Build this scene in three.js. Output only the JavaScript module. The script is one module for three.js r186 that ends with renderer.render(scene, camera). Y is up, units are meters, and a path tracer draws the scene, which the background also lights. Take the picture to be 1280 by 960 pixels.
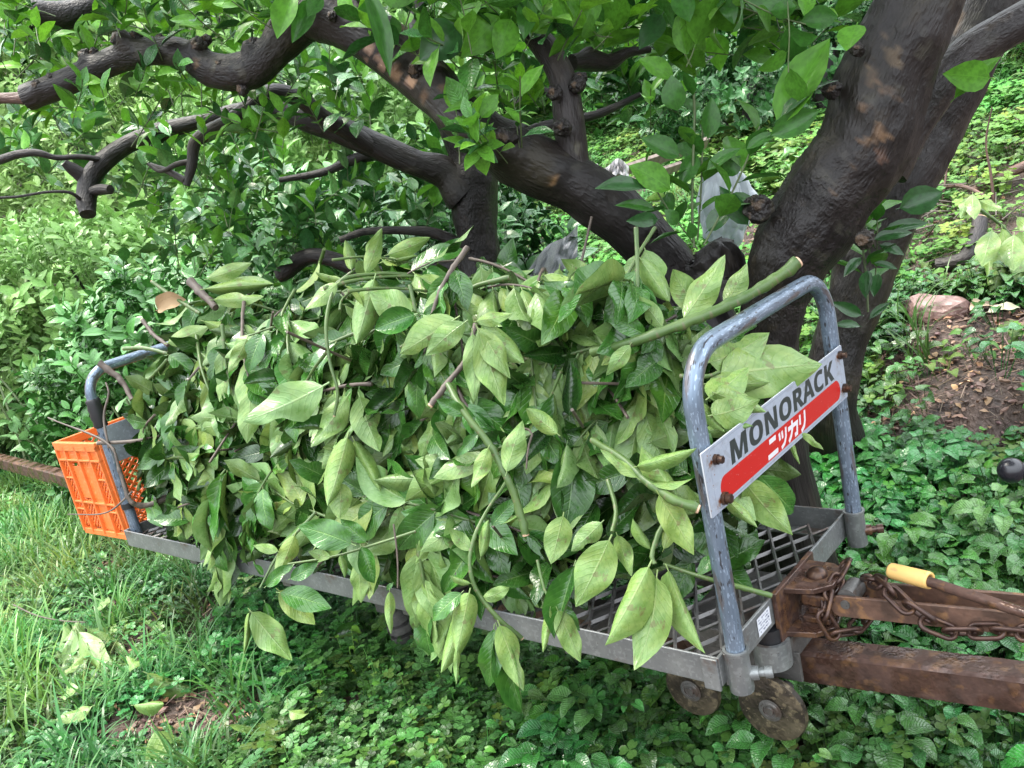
import * as THREE from 'three';
import { mergeGeometries, toCreasedNormals } from 'three/addons/utils/BufferGeometryUtils.js';
import { RoundedBoxGeometry } from 'three/addons/geometries/RoundedBoxGeometry.js';

// ---------------------------------------------------------------- camera, sky, sun, exposure
const scene = new THREE.Scene();
const FOV = 46, EYE = new THREE.Vector3(1.725, 0.828, 1.398);
const camera = new THREE.PerspectiveCamera(FOV, 4 / 3, 0.05, 200);
camera.rotation.order = 'YXZ';
camera.position.copy(EYE);
camera.rotation.set(THREE.MathUtils.degToRad(-13.5), THREE.MathUtils.degToRad(42.6), THREE.MathUtils.degToRad(-12.5), 'YXZ');
camera.updateMatrixWorld(true);
scene.add(camera);
const renderer = new THREE.WebGLRenderer({ antialias: true });
renderer.toneMapping = THREE.LinearToneMapping;
renderer.toneMappingExposure = 4.8;
renderer.shadowMap.enabled = true;

{ // overcast sky
  const w = 128, h = 64, d = new Float32Array(w * h * 4);
  for (let j = 0; j < h; j++) for (let i = 0; i < w; i++) {
    const el = Math.max(0, Math.sin(((j + 0.5) / h - 0.5) * Math.PI));
    const c = 0.75 + 0.12 * Math.sin(i / w * Math.PI * 6 + j * 0.35) * Math.sin(j * 0.6 + i / w * Math.PI * 4) * el;
    const L = (0.42 + 0.84 * el) * c * 1.4, k = (j * w + i) * 4;
    d[k] = 0.94 * L; d[k + 1] = 1.0 * L; d[k + 2] = 1.07 * L; d[k + 3] = 1;
  }
  const sky = new THREE.DataTexture(d, w, h, THREE.RGBAFormat, THREE.FloatType);
  sky.mapping = THREE.EquirectangularReflectionMapping; sky.magFilter = THREE.LinearFilter; sky.needsUpdate = true;
  scene.background = sky; scene.environment = sky;
}
const sun = new THREE.DirectionalLight(0xfff6e6, 1.4);
sun.position.set(-3.2, 7.5, 0.6); sun.target.position.set(0, 0, -0.5);
sun.castShadow = true; sun.shadow.radius = 45; sun.shadow.mapSize.set(2048, 2048);
Object.assign(sun.shadow.camera, { left: -8, right: 8, top: 8, bottom: -8, near: 0.5, far: 30 });
scene.add(sun, sun.target);

// ---------------------------------------------------------------- helpers
const V = (x, y, z) => new THREE.Vector3(x, y, z);
const FPX = 480 / Math.tan(THREE.MathUtils.degToRad(FOV / 2));
function at(x, y, d) { return V((x - 640) / FPX * d, -(y - 480) / FPX * d, -d).applyMatrix4(camera.matrixWorld); }
const toCam = camera.matrixWorld.clone().invert();
function depthOf(p) { return -p.clone().applyMatrix4(toCam).z; }
function pix(p) { const q = p.clone().applyMatrix4(toCam); return [640 + FPX * q.x / -q.z, 480 - FPX * q.y / -q.z, -q.z]; }
function rng(s) { s = (s * 2654435761) >>> 0; return () => { s = (s + 0x6d2b79f5) | 0; let t = Math.imul(s ^ (s >>> 15), 1 | s); t = (t + Math.imul(t ^ (t >>> 7), 61 | t)) ^ t; return ((t ^ (t >>> 14)) >>> 0) / 4294967296; }; }
const lerp = (a, b, t) => a + (b - a) * t, clamp = (x, a = 0, b = 1) => Math.min(b, Math.max(a, x));
const sstep = (a, b, x) => { const t = clamp((x - a) / (b - a)); return t * t * (3 - 2 * t); };
function hash3(x, y, z) { let h = Math.imul(x, 374761393) ^ Math.imul(y, 668265263) ^ Math.imul(z, 2147483647 ^ 0x5bd1e995); h = Math.imul(h ^ (h >>> 13), 1274126177); h ^= h >>> 16; return (h >>> 0) / 4294967296; }
function vnoise(x, y, z = 0, per = 0) {
  const xi = Math.floor(x), yi = Math.floor(y), zi = Math.floor(z), f = (t) => t * t * (3 - 2 * t), m = (a) => per ? ((a % per) + per) % per : a;
  const u = f(x - xi), v = f(y - yi), w = f(z - zi), H = (a, b, c) => hash3(m(xi + a), m(yi + b), zi + c);
  return lerp(lerp(lerp(H(0, 0, 0), H(1, 0, 0), u), lerp(H(0, 1, 0), H(1, 1, 0), u), v), lerp(lerp(H(0, 0, 1), H(1, 0, 1), u), lerp(H(0, 1, 1), H(1, 1, 1), u), v), w);
}
function fbm(x, y, z = 0, o = 4, per = 0) { let s = 0, a = 0.5; for (let i = 0; i < o; i++) { s += a * vnoise(x, y, z + i * 7.3, per); x *= 2; y *= 2; z *= 2; per *= 2; a *= 0.5; } return s / (1 - Math.pow(0.5, o)); }

const taken = {};
function numbered(n) { const k = taken[n] = (taken[n] ?? -1) + 1; return k ? `${n}_${String(k).padStart(3, '0')}` : n; }
function shade(o) { o.traverse((m) => { if (m.isMesh) { m.castShadow = true; m.receiveShadow = true; } }); return o; }
function thing(name, label, category, p = V(0, 0, 0), group) {
  const o = new THREE.Group(); o.name = numbered(name); o.position.copy(p); o.userData = { label, category };
  if (group) o.userData.group = group;
  scene.add(o); return o;
}
function part(name, geo, mat, parent, kind) { // geometry in world coordinates relative to parent's base
  const m = new THREE.Mesh(geo, mat); m.name = name; m.castShadow = m.receiveShadow = true;
  if (kind) m.userData.kind = kind;
  parent.add(m); return m;
}
function local(geo, parent) { return geo.translate(-parent.position.x, -parent.position.y, -parent.position.z); }
function clean(g) { g = g.index ? g.toNonIndexed() : g; for (const k of Object.keys(g.attributes)) if (!['position', 'normal', 'uv'].includes(k)) g.deleteAttribute(k); return g; }
const merged = (list) => mergeGeometries(list.map(clean));
function boxUV(g, s = 1) {
  g = g.index ? g.toNonIndexed() : g; const p = g.attributes.position, uv = new Float32Array(p.count * 2), a = V(), b = V(), c = V();
  for (let i = 0; i < p.count; i += 3) {
    a.fromBufferAttribute(p, i); b.fromBufferAttribute(p, i + 1); c.fromBufferAttribute(p, i + 2);
    const n = b.clone().sub(a).cross(c.clone().sub(a)), ax = Math.abs(n.x), ay = Math.abs(n.y), az = Math.abs(n.z);
    [a, b, c].forEach((q, k) => { const [u, v] = ax >= ay && ax >= az ? [q.z, q.y] : ay >= az ? [q.x, q.z] : [q.x, q.y]; uv[(i + k) * 2] = u * s; uv[(i + k) * 2 + 1] = v * s; });
  }
  g.setAttribute('uv', new THREE.BufferAttribute(uv, 2)); return g;
}
function box(w, h, d, x, y, z, r = 0.002) { const g = new RoundedBoxGeometry(w, h, d, 1, Math.min(r, w / 2.2, h / 2.2, d / 2.2)); g.translate(x, y, z); return clean(g); }
function rod(a, b, r, n = 10, r2 = r) {
  const d = b.clone().sub(a), g = new THREE.CylinderGeometry(r2, r, d.length(), n);
  g.translate(0, d.length() / 2, 0).applyQuaternion(new THREE.Quaternion().setFromUnitVectors(V(0, 1, 0), d.normalize())).translate(a.x, a.y, a.z); return clean(g);
}
function basis(dir, nrm, p, sx = 1, sy = 1, sz = 1) {
  const x = dir.clone().normalize(), z = x.clone().cross(nrm).normalize(), y = z.clone().cross(x).normalize();
  return new THREE.Matrix4().makeBasis(x.multiplyScalar(sx), y.multiplyScalar(sy), z.multiplyScalar(sz)).setPosition(p);
}
// tube through points with own radii; knots and bark ridges move the surface
function limbGeo(pts, o = {}) {
  const { radial = 20, step = 0.012, lump = 0.09, ridge = 0.02, seed = 1, cap = true, flat = 0, knots = [] } = o;
  const c = new THREE.CatmullRomCurve3(pts.map((p) => p[0]), false, 'centripetal'), len = c.getLength(), n = Math.max(4, Math.round(len / step));
  const pos = [], uv = [], idx = [], uRep = Math.max(1, Math.round(pts.reduce((a, p) => a + p[1], 0) / pts.length * 2 * Math.PI * 4)) * 0.25; let N = null, lastT = null;
  const rAt = (u) => { const f = u * (pts.length - 1), i = Math.min(pts.length - 2, Math.floor(f)), t = f - i; return lerp(pts[i][1], pts[i + 1][1], t * t * (3 - 2 * t)); };
  for (let i = 0; i <= n; i++) {
    const u = i / n, p = c.getPoint(u), T = c.getTangent(u);
    if (!N) { N = Math.abs(T.y) < 0.9 ? V(0, 1, 0) : V(1, 0, 0); N.sub(T.clone().multiplyScalar(N.dot(T))).normalize(); }
    else { N = N.clone().sub(T.clone().multiplyScalar(N.dot(T))).normalize(); }
    const B = T.clone().cross(N), r0 = rAt(u);
    for (let j = 0; j <= radial; j++) {
      const a = j / radial * Math.PI * 2, dir = N.clone().multiplyScalar(Math.cos(a)).addScaledVector(B, Math.sin(a));
      const q = p.clone().addScaledVector(dir, r0), s = 9;
      let r = r0 * (1 + lump * 2 * (fbm(q.x * s + seed, q.y * s, q.z * s, 3) - 0.5)) + ridge * r0 * 2 * (vnoise(dir.x * 7 + seed * 3, dir.y * 7 + u * len * 5, dir.z * 7 + u * len * 3) - 0.5);
      for (const k of knots) { const e = q.distanceTo(k[0]); if (e < k[1] * 2.2) r += k[2] * Math.exp(-e * e / (k[1] * k[1])); }
      q.copy(p).addScaledVector(dir, r); pos.push(q.x, q.y, q.z); uv.push(j / radial * uRep, u * len);
    }
  }
  const R = radial + 1;
  for (let i = 0; i < n; i++) for (let j = 0; j < radial; j++) { const a = i * R + j, b = a + 1, d = a + R, e = d + 1; idx.push(a, b, d, b, e, d); }
  const g = new THREE.BufferGeometry(); g.setAttribute('position', new THREE.Float32BufferAttribute(pos, 3)); g.setAttribute('uv', new THREE.Float32BufferAttribute(uv, 2)); g.setIndex(idx); g.computeVertexNormals();
  const nn = g.attributes.normal; for (let i = 0; i <= n; i++) { const a = i * R, b = a + radial, v = V(nn.getX(a) + nn.getX(b), nn.getY(a) + nn.getY(b), nn.getZ(a) + nn.getZ(b)).normalize(); nn.setXYZ(a, v.x, v.y, v.z); nn.setXYZ(b, v.x, v.y, v.z); }
  let out = clean(g);
  if (cap) { // rough cut faces
    for (const [i, sgn] of [[0, -1], [n, 1]]) {
      const T = c.getTangent(i / n).multiplyScalar(sgn), cen = c.getPoint(i / n).addScaledVector(T, rAt(i / n) * 0.12), P = [], U = [];
      for (let j = 0; j < radial; j++) { const k = (i * R + j) * 3, l = k + 3, a = [pos[k], pos[k + 1], pos[k + 2]], b = [pos[l], pos[l + 1], pos[l + 2]]; P.push(...(sgn > 0 ? [...a, ...b] : [...b, ...a]), cen.x, cen.y, cen.z); U.push(0, 0, 0.05, 0, 0, 0.05); }
      const e = new THREE.BufferGeometry(); e.setAttribute('position', new THREE.Float32BufferAttribute(P, 3)); e.setAttribute('uv', new THREE.Float32BufferAttribute(U, 2)); e.computeVertexNormals(); out = mergeGeometries([out, e]);
    }
  }
  return out;
}
function tint(g, fn) { const p = g.attributes.position, c = new Float32Array(p.count * 3), q = V(); for (let i = 0; i < p.count; i++) { q.fromBufferAttribute(p, i); c.set(fn(q), i * 3); } g.setAttribute('color', new THREE.BufferAttribute(c, 3)); return g; }

// ---------------------------------------------------------------- textures and materials
const enc = (x) => { x = clamp(x); return 255 * (x <= 0.0031308 ? x * 12.92 : 1.055 * Math.pow(x, 1 / 2.4) - 0.055); };
function tex(w, h, fn, srgb = true, rx = 1, ry = rx) {
  const d = new Uint8Array(w * h * 4);
  for (let j = 0; j < h; j++) for (let i = 0; i < w; i++) { const c = fn((i + 0.5) / w, (j + 0.5) / h), k = (j * w + i) * 4; for (let m = 0; m < 3; m++) d[k + m] = srgb ? enc(c[m]) : 255 * clamp(c[m]); d[k + 3] = 255; }
  const t = new THREE.DataTexture(d, w, h); t.magFilter = t.minFilter = THREE.LinearFilter; t.wrapS = t.wrapT = THREE.RepeatWrapping; t.repeat.set(rx, ry);
  if (srgb) t.colorSpace = THREE.SRGBColorSpace; t.needsUpdate = true; return t;
}
const mix3 = (a, b, t) => [lerp(a[0], b[0], t), lerp(a[1], b[1], t), lerp(a[2], b[2], t)];
const RGB = (r, g, b) => new THREE.Color().setRGB(r, g, b);
// leaf: left half the glossy upper side, right half the pale underside
function leafVein(s, t, kind = 0) { const as = Math.abs(s), rib = 1 - sstep(0.02, 0.075 - 0.045 * t, as); const q = t * (10 + kind * 1.7) - as * (2.6 + kind * 0.5) + kind * 0.4 * Math.sign(s) + 0.3 * vnoise(t * 6, s * 3), f = Math.abs(q - Math.round(q)); return [rib, (1 - sstep(0.03, 0.15, f)) * (1 - as * 0.6)]; }
const blot = (c, u, v, k) => { const a = fbm(u * 9 + 3, v * 8, 6, 4), b = fbm(u * 40, v * 30, 2, 3), e = sstep(0.76, 0.82, a + 0.3 * (b - 0.5)), y = sstep(0.52, 0.75, fbm(u * 3 + 1, v * 3.5, 8, 3)); c = mix3(c, [c[0] * 1.15, c[1] * 1.03, c[2] * 0.85], y * 0.6); return mix3(c, [0.1, 0.085, 0.035], e * 0.6 * k); };
const leafMaps = [0, 1, 2].map((kind) => tex(512, 512, (u, v) => {
  const under = u > 0.5, s = ((u * 2) % 1) * 2 - 1, [rib, vein] = leafVein(s, v, kind), n = fbm(u * 26 + kind * 31, v * 18, under ? 9 : 2, 4), n2 = fbm(u * 7 + kind * 17, v * 6, 5, 3), m = vnoise(u * 90, v * 60, 4);
  if (!under) { let c = mix3([0.022, 0.088, 0.013], [0.05, 0.155, 0.024], clamp(n * 1.1 + (n2 - 0.5))); c = mix3(c, [0.085, 0.21, 0.05], vein * 0.28); c = mix3(c, [0.14, 0.27, 0.08], rib * 0.75); return blot(c, u + kind, v, 0.7); }
  let c = mix3([0.092, 0.185, 0.042], [0.16, 0.262, 0.078], clamp(n * 1.2 + (n2 - 0.5) * 1.2 - 0.1)); c = mix3(c, [0.1, 0.185, 0.05], vein * 0.5); c = mix3(c, [0.215, 0.3, 0.13], rib * 0.6);
  if (m > 0.93 && n > 0.55) c = mix3(c, [0.1, 0.1, 0.04], 0.6); return blot(c, u + kind, v, 1);
}));
const leafBump = tex(256, 256, (u, v) => { const s = ((u * 2) % 1) * 2 - 1, [rib, vein] = leafVein(s, v), h = 0.5 + (u > 0.5 ? 0.35 * rib + 0.22 * vein : -0.3 * rib - 0.25 * vein) + 0.12 * (fbm(u * 40, v * 30, 3, 2) - 0.5); return [h, h, h]; }, false);
const leafRough = tex(256, 256, (u, v) => { const n = fbm(u * 14, v * 12, 1, 3), drop = sstep(0.62, 0.7, fbm(u * 30, v * 26, 8, 2)); const r = u > 0.5 ? 0.46 + 0.25 * (n - 0.5) - 0.24 * drop : 0.24 + 0.2 * (n - 0.5) - 0.08 * drop; return [r, r, r]; }, false);
let leafKind = 0;
function heapLeaf(r, g, b) { return new THREE.MeshStandardMaterial({ map: leafMaps[leafKind++ % 3], bumpMap: leafBump, bumpScale: 0.0016, roughnessMap: leafRough, roughness: 1, color: RGB(r, g, b), side: THREE.DoubleSide }); }
const heapMats = [heapLeaf(1, 1, 1), heapLeaf(1.06, 1.04, 0.95), heapLeaf(0.86, 0.93, 0.95), heapLeaf(1.12, 1.06, 1.0), heapLeaf(0.8, 0.84, 0.75), heapLeaf(1.0, 1.08, 1.15), heapLeaf(1.16, 1.02, 0.8), heapLeaf(0.7, 0.72, 0.7)];
const treeLeafMap = tex(128, 256, (u, v) => { const s = u * 2 - 1, [rib, vein] = leafVein(s, v), n = fbm(u * 9, v * 14, 2, 3); let c = mix3([0.5, 0.52, 0.45], [1, 1, 1], clamp(n * 1.3 - 0.1)); c = mix3(c, [1.25, 1.2, 1.2], vein * 0.2); return mix3(c, [1, 1, 1], rib * 0.7).map((x) => x * 0.78); });
const treeLeafBump = tex(128, 128, (u, v) => { const s = u * 2 - 1, [rib, vein] = leafVein(s, v), h = 0.6 - 0.4 * rib - 0.3 * vein + 0.25 * (fbm(u * 6, v * 9, 3, 2) - 0.5); return [h, h, h]; }, false);
const wet = (r, g, b, o = {}) => new THREE.MeshStandardMaterial({ map: treeLeafMap, bumpMap: treeLeafBump, bumpScale: 0.003, color: RGB(r, g, b), roughness: 0.27, side: THREE.DoubleSide, ...o });
function foliage(r, g, b, o = {}) { return new THREE.MeshPhysicalMaterial({ map: treeLeafMap, color: RGB(r, g, b), roughness: 0.85, transmission: 0.36, specularIntensity: 0.3, clearcoat: 0.32, clearcoatRoughness: 0.2, side: THREE.DoubleSide, ...o }); }
const barkMap = tex(512, 512, (u, v) => {
  const st = fbm(u * 24, v * 6, 1, 4, 6) , n = fbm(u * 6, v * 6, 3, 5, 6), sp = vnoise(u * 96, v * 96, 5, 96), li = sstep(0.6, 0.75, fbm(u * 10, v * 10, 12, 4, 10));
  let c = mix3([0.30, 0.27, 0.27], [0.86, 0.8, 0.78], clamp(st * 0.5 + n * 0.9 - 0.25)); c = mix3(c, [1.3, 1.2, 0.95], li * 0.5); if (sp > 0.95) c = mix3(c, [1.6, 1.55, 1.4], 0.5); return c.map((x) => x * 0.6);
}, true, 4, 2.2);
const barkBump = tex(512, 512, (u, v) => { const q = fbm(u * 24, v * 8, 1, 4, 8), k = 1 - Math.abs(2 * fbm(u * 40, v * 20, 3, 3, 20) - 1) * 1.6, h = 0.3 * q + 0.45 * fbm(u * 16, v * 16, 7, 5, 16) + 0.25 * k; return [h, h, h]; }, false, 4, 2.2);
const barkMat = new THREE.MeshPhysicalMaterial({ map: barkMap, bumpMap: barkBump, bumpScale: 0.0055, roughness: 0.52, specularIntensity: 0.7, vertexColors: true });
const rustMap = tex(512, 512, (u, v) => { const n = 0.5 * fbm(u * 8, v * 8, 1, 5, 8) + 0.5 * fbm(u * 40, v * 40, 4, 4, 40), m = fbm(u * 48, v * 48, 6, 4, 48), o = sstep(0.52, 0.68, fbm(u * 20, v * 20, 11, 5, 20)); let c = mix3([0.038, 0.02, 0.016], [0.115, 0.062, 0.045], clamp(n * 1.4 - 0.2)); c = mix3(c, [0.24, 0.12, 0.045], o * 0.6 * m); c = mix3(c, [0.03, 0.018, 0.014], sstep(0.55, 0.7, fbm(u * 12, v * 12, 15, 5, 12)) * 0.6); return c; }, true, 3);
const rustRough = tex(256, 256, (u, v) => { const n = fbm(u * 10, v * 10, 3, 4, 10), r = 0.22 + 0.55 * sstep(0.35, 0.7, n); return [r, r, r]; }, false, 3);
const rustBump = tex(256, 256, (u, v) => { const n = 0.5 * fbm(u * 24, v * 24, 3, 4, 24) + 0.5 * fbm(u * 80, v * 80, 5, 2, 80); return [n, n, n]; }, false, 3);
const rustMat = new THREE.MeshStandardMaterial({ map: rustMap, roughnessMap: rustRough, roughness: 1, metalness: 0.3, bumpMap: rustBump, bumpScale: 0.0016 });
const galvMap = tex(512, 512, (u, v) => {
  const n = fbm(u * 10, v * 10, 2, 5, 10), sp = sstep(0.56, 0.7, fbm(u * 64, v * 64, 4, 3, 64)), ru = sstep(0.6, 0.76, fbm(u * 7, v * 7, 9, 5, 7)), dk = vnoise(u * 120, v * 120, 3, 120);
  let c = mix3([0.17, 0.185, 0.2], [0.28, 0.3, 0.31], clamp(n * 1.5 - 0.25)); c = mix3(c, [0.4, 0.43, 0.45], sp * 0.35); c = mix3(c, [0.13, 0.08, 0.055], ru * 0.7); if (dk > 0.965) c = [0.07, 0.05, 0.04]; return c;
}, true, 3);
const galvMat = new THREE.MeshStandardMaterial({ map: galvMap, roughness: 0.42, metalness: 0.45, bumpMap: rustBump, bumpScale: 0.0004 });
const hoopMap = tex(512, 512, (u, v) => { const n = fbm(u * 10, v * 10, 2, 5, 10), st = fbm(u * 4, v * 30, 7, 4, 2), sp = sstep(0.63, 0.7, fbm(u * 50, v * 50, 4, 3, 50)), pit = sstep(0.7, 0.74, fbm(u * 26, v * 26, 14, 3, 26)), ru = sstep(0.62, 0.75, fbm(u * 6, v * 9, 9, 5, 3)); let c = mix3([0.13, 0.15, 0.17], [0.25, 0.275, 0.3], clamp(n * 1.1 + st * 0.5 - 0.35)); c = mix3(c, [0.46, 0.5, 0.54], sp * 0.55); c = mix3(c, [0.14, 0.085, 0.055], ru * 0.7); return mix3(c, [0.045, 0.035, 0.03], pit * 0.85); }, true, 3);
const blueGalv = new THREE.MeshStandardMaterial({ map: hoopMap, color: RGB(0.82, 0.95, 1.12), roughness: 0.3, metalness: 0.5, bumpMap: rustBump, bumpScale: 0.0004 });
const frameMat = new THREE.MeshStandardMaterial({ map: galvMap, color: RGB(0.78, 0.76, 0.72), roughness: 0.45, metalness: 0.45, bumpMap: rustBump, bumpScale: 0.0006 });
const deckMat = new THREE.MeshStandardMaterial({ map: galvMap, color: RGB(0.6, 0.54, 0.5), roughness: 0.38, metalness: 0.5 });
const darkSteel = new THREE.MeshStandardMaterial({ map: galvMap, color: RGB(0.45, 0.4, 0.36), roughness: 0.5, metalness: 0.4 });
const barSteel = new THREE.MeshStandardMaterial({ map: rustMap, color: RGB(1.55, 1.6, 1.5), roughness: 0.55, metalness: 0.2, bumpMap: rustBump, bumpScale: 0.001 });
const pinMat = new THREE.MeshStandardMaterial({ map: rustMap, color: RGB(0.72, 0.72, 0.76), roughness: 0.36, metalness: 0.5 });
const blackRubber = new THREE.MeshStandardMaterial({ color: RGB(0.012, 0.012, 0.014), roughness: 0.5 });
const soilMap = tex(512, 512, (u, v) => { const n = fbm(u * 12, v * 12, 1, 6, 12), m = fbm(u * 50, v * 50, 5, 3, 50), g = vnoise(u * 160, v * 160, 2, 160); let c = mix3([0.028, 0.018, 0.014], [0.1, 0.064, 0.047], clamp(n * 1.4 - 0.25)); c = mix3(c, [0.17, 0.115, 0.09], sstep(0.55, 0.8, m) * 0.5); return g > 0.93 ? mix3(c, [0.25, 0.2, 0.16], 0.6) : c; }, true, 1.6);
const soilBump = tex(512, 512, (u, v) => { const n = 0.6 * fbm(u * 20, v * 20, 4, 5, 20) + 0.4 * fbm(u * 70, v * 70, 7, 3, 70); return [n, n, n]; }, false, 1.6);
const soilMat = new THREE.MeshStandardMaterial({ map: soilMap, bumpMap: soilBump, bumpScale: 0.03, roughness: 0.75 });

// ---------------------------------------------------------------- ground
const G0 = -0.42;
function H(x, z) {
  const back = Math.max(0, -z - 0.35), left = Math.max(0, -x - 4.2), bank = 0.27 * back * back / (back + 0.35) + 0.32 * left * left / (left + 0.8);
  let y = G0 + bank + 0.05 * (fbm(x * 1.3 + 40, z * 1.3 + 40, 0, 3) - 0.5) + 0.018 * (fbm(x * 9 + 20, z * 9 + 20, 3, 3) - 0.5);
  const g = (cx, cz, r, a) => a * Math.exp(-((x - cx) ** 2 + (z - cz) ** 2) / (r * r));
  y += g(0.98, -1.42, 0.2, 0.09) + g(0.78, -1.85, 0.22, 0.07) + g(1.2, -1.75, 0.25, 0.06) - g(1.12, -1.25, 0.1, 0.05);
  return y;
}
const onGround = (x, z, dy = 0) => V(x, H(x, z) + dy, z);
function gnd(x, y) { let a = 0.5, b = 0.5; for (; b < 30; b += 0.04) { const p = at(x, y, b); if (p.y < H(p.x, p.z)) break; a = b; } for (let i = 0; i < 14; i++) { const m = (a + b) / 2, p = at(x, y, m); if (p.y < H(p.x, p.z)) b = m; else a = m; } return at(x, y, a); }
{
  const n = 300, P = [], U = [], I = [], w = (t) => { const s = t * 2 - 1; return 3.2 * s + 42 * s * s * s * Math.abs(s) * s * s; };
  for (let j = 0; j <= n; j++) for (let i = 0; i <= n; i++) { const x = w(i / n) - 0.3, z = w(j / n) - 0.8; P.push(x, H(x, z), z); U.push(x, z); }
  for (let j = 0; j < n; j++) for (let i = 0; i < n; i++) { const a = j * (n + 1) + i, b = a + 1, c = a + n + 1, d = c + 1; I.push(a, c, b, b, c, d); }
  const g = new THREE.BufferGeometry(); g.setAttribute('position', new THREE.Float32BufferAttribute(P, 3)); g.setAttribute('uv', new THREE.Float32BufferAttribute(U, 2)); g.setIndex(I); g.computeVertexNormals();
  const m = new THREE.Mesh(g, soilMat); m.name = 'ground'; m.userData = { kind: 'structure', label: 'damp brown orchard soil rising as a bank behind the cart' }; m.receiveShadow = true; scene.add(m);
}

// ---------------------------------------------------------------- leaf shapes
// base at the origin, tip along +x, upper side +y
function leafGeo({ L = 1, W = 0.46, fold = 0.3, bend = 0.5, wave = 0.03, roll = 0, nx = 4, ny = 8, two = false, petiole = 0.08, seed = 1, tip = 1, twist = 0, bite = 0, side: sway = 0 }) {
  const r = rng(seed), ph = r() * 6, geos = [];
  const sheet = (side) => {
    const pos = [], uv = [], idx = []; let x = petiole * L, y = 0, ang = bend * 0.45;
    for (let j = 0; j <= ny; j++) {
      const t = j / ny, w = W * 0.5 * L * Math.pow(Math.max(0, Math.sin(Math.PI * Math.pow(t, 0.84))), 0.82) * (1 - 0.16 * tip * sstep(0.66, 0.96, t));
      for (let i = 0; i <= nx; i++) {
        const s0 = i / nx * 2 - 1, s = s0 * (s0 > 0 ? 1 - bite * Math.exp(-(((t - 0.62) / 0.13) ** 2)) : 1), as = Math.abs(s), rl = roll * as * as;
        const lift = fold * as * w + rl * w + wave * L * Math.sin(t * 11 + ph + s * 1.5) * as * Math.sin(Math.PI * t), zz = s * w * (1 - 0.35 * clamp(roll) * as) + sway * L * t * t * 0.5;
        const up = lift + side * -0.0045 * L * (Math.sin(Math.PI * clamp(t, 0.02, 0.98)) + 0.1), tw = twist * t, ly = up * Math.cos(tw) - zz * Math.sin(tw), lz = up * Math.sin(tw) + zz * Math.cos(tw);
        pos.push(x - Math.sin(ang) * ly, y + Math.cos(ang) * ly, lz); uv.push(two ? (s * 0.5 + 0.5) * 0.46 + 0.02 + (side ? 0.5 : 0) : s * 0.5 + 0.5, t);
      }
      ang -= bend / ny; x += Math.cos(ang) * L / ny; y += Math.sin(ang) * L / ny;
    }
    for (let j = 0; j < ny; j++) for (let i = 0; i < nx; i++) { const a = j * (nx + 1) + i, b = a + 1, c = a + nx + 1, d = c + 1; side ? idx.push(a, c, b, b, c, d) : idx.push(a, b, c, b, d, c); }
    const g = new THREE.BufferGeometry(); g.setAttribute('position', new THREE.Float32BufferAttribute(pos, 3)); g.setAttribute('uv', new THREE.Float32BufferAttribute(uv, 2)); g.setIndex(idx); g.computeVertexNormals(); return clean(g);
  };
  geos.push(sheet(0)); if (two) geos.push(sheet(1));
  if (petiole > 0) { const g = rod(V(0, 0, 0), V(petiole * L * 1.05, 0.004 * L, 0), 0.011 * L, 4); const u = g.attributes.uv; for (let i = 0; i < u.count; i++) u.setXY(i, two ? 0.75 : 0.5, 0.1); geos.push(g); }
  return mergeGeometries(geos);
}
const heapLeaves = [];
for (let i = 0; i < 20; i++) { const r = rng(100 + i); heapLeaves.push(leafGeo({ L: 1, W: 0.4 + 0.15 * r(), fold: 0.04 + 0.3 * r(), bend: -0.3 + 1.5 * r(), wave: 0.02 + 0.055 * r(), roll: i % 5 === 0 ? 0.5 + 0.5 * r() : 0.2 * r() - 0.05, two: true, nx: 6, ny: 12, seed: 200 + i, twist: (r() - 0.5) * 1.3, bite: i % 4 === 2 ? 0.55 : 0, side: 0.35 * (r() - 0.5) })); }
const treeLeaves = [];
for (let i = 0; i < 5; i++) { const r = rng(300 + i); treeLeaves.push(leafGeo({ L: 1, W: 0.46 + 0.12 * r(), fold: 0.15 + 0.25 * r(), bend: 0.1 + 0.7 * r(), wave: 0.015, nx: 4, ny: 6, seed: 310 + i, twist: (r() - 0.5) * 0.5 })); }
const lowLeaf = (seed) => { const r = rng(seed); return leafGeo({ L: 1, W: 0.5, fold: 0.25, bend: 0.2 + 0.6 * r(), wave: 0, nx: 2, ny: 4, petiole: 0.05, seed }); };

// ---------------------------------------------------------------- trees
const BARK = [1, 1, 1];
function barkTint(dark, scars = []) {
  return (q) => {
    const n = fbm(q.x * 14, q.y * 14, q.z * 14, 3), big = fbm(q.x * 5 + 9, q.y * 5, q.z * 5, 3); let c = mix3([0.028, 0.022, 0.022], [0.082, 0.067, 0.064], clamp(n * 1.2 - 0.2)).map((v) => v * dark);
    c = mix3(c, [0.075 * dark, 0.066 * dark, 0.044 * dark], sstep(0.5, 0.7, big) * 0.8); const li = sstep(0.62, 0.68, fbm(q.x * 30 + 7, q.y * 30, q.z * 30, 4)) * sstep(0.45, 0.6, fbm(q.x * 6, q.y * 6 + 4, q.z * 6, 2)); c = mix3(c, [0.15, 0.15, 0.12], li * 0.6);
    for (const [p, r, col, thr] of scars) { const e = q.distanceTo(p) / r + (fbm(q.x * 46, q.y * 46, q.z * 46, 3) - 0.5) * 2.4; c = mix3(c, col, 1 - sstep(thr ?? 0.62, (thr ?? 0.62) + 0.2, e)); }
    return c;
  };
}
const px = (list) => list.map(([x, y, d, w]) => [at(x, y, d), w / 2 * d / FPX]);
function limb(name, tree, pts, o = {}) { const g = local(limbGeo(pts, o), tree); const off = tree.position; return part(name, tint(g, (q) => barkTint(o.dark ?? 1, o.scars)(q.clone().add(off))), barkMat, tree); }
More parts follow.
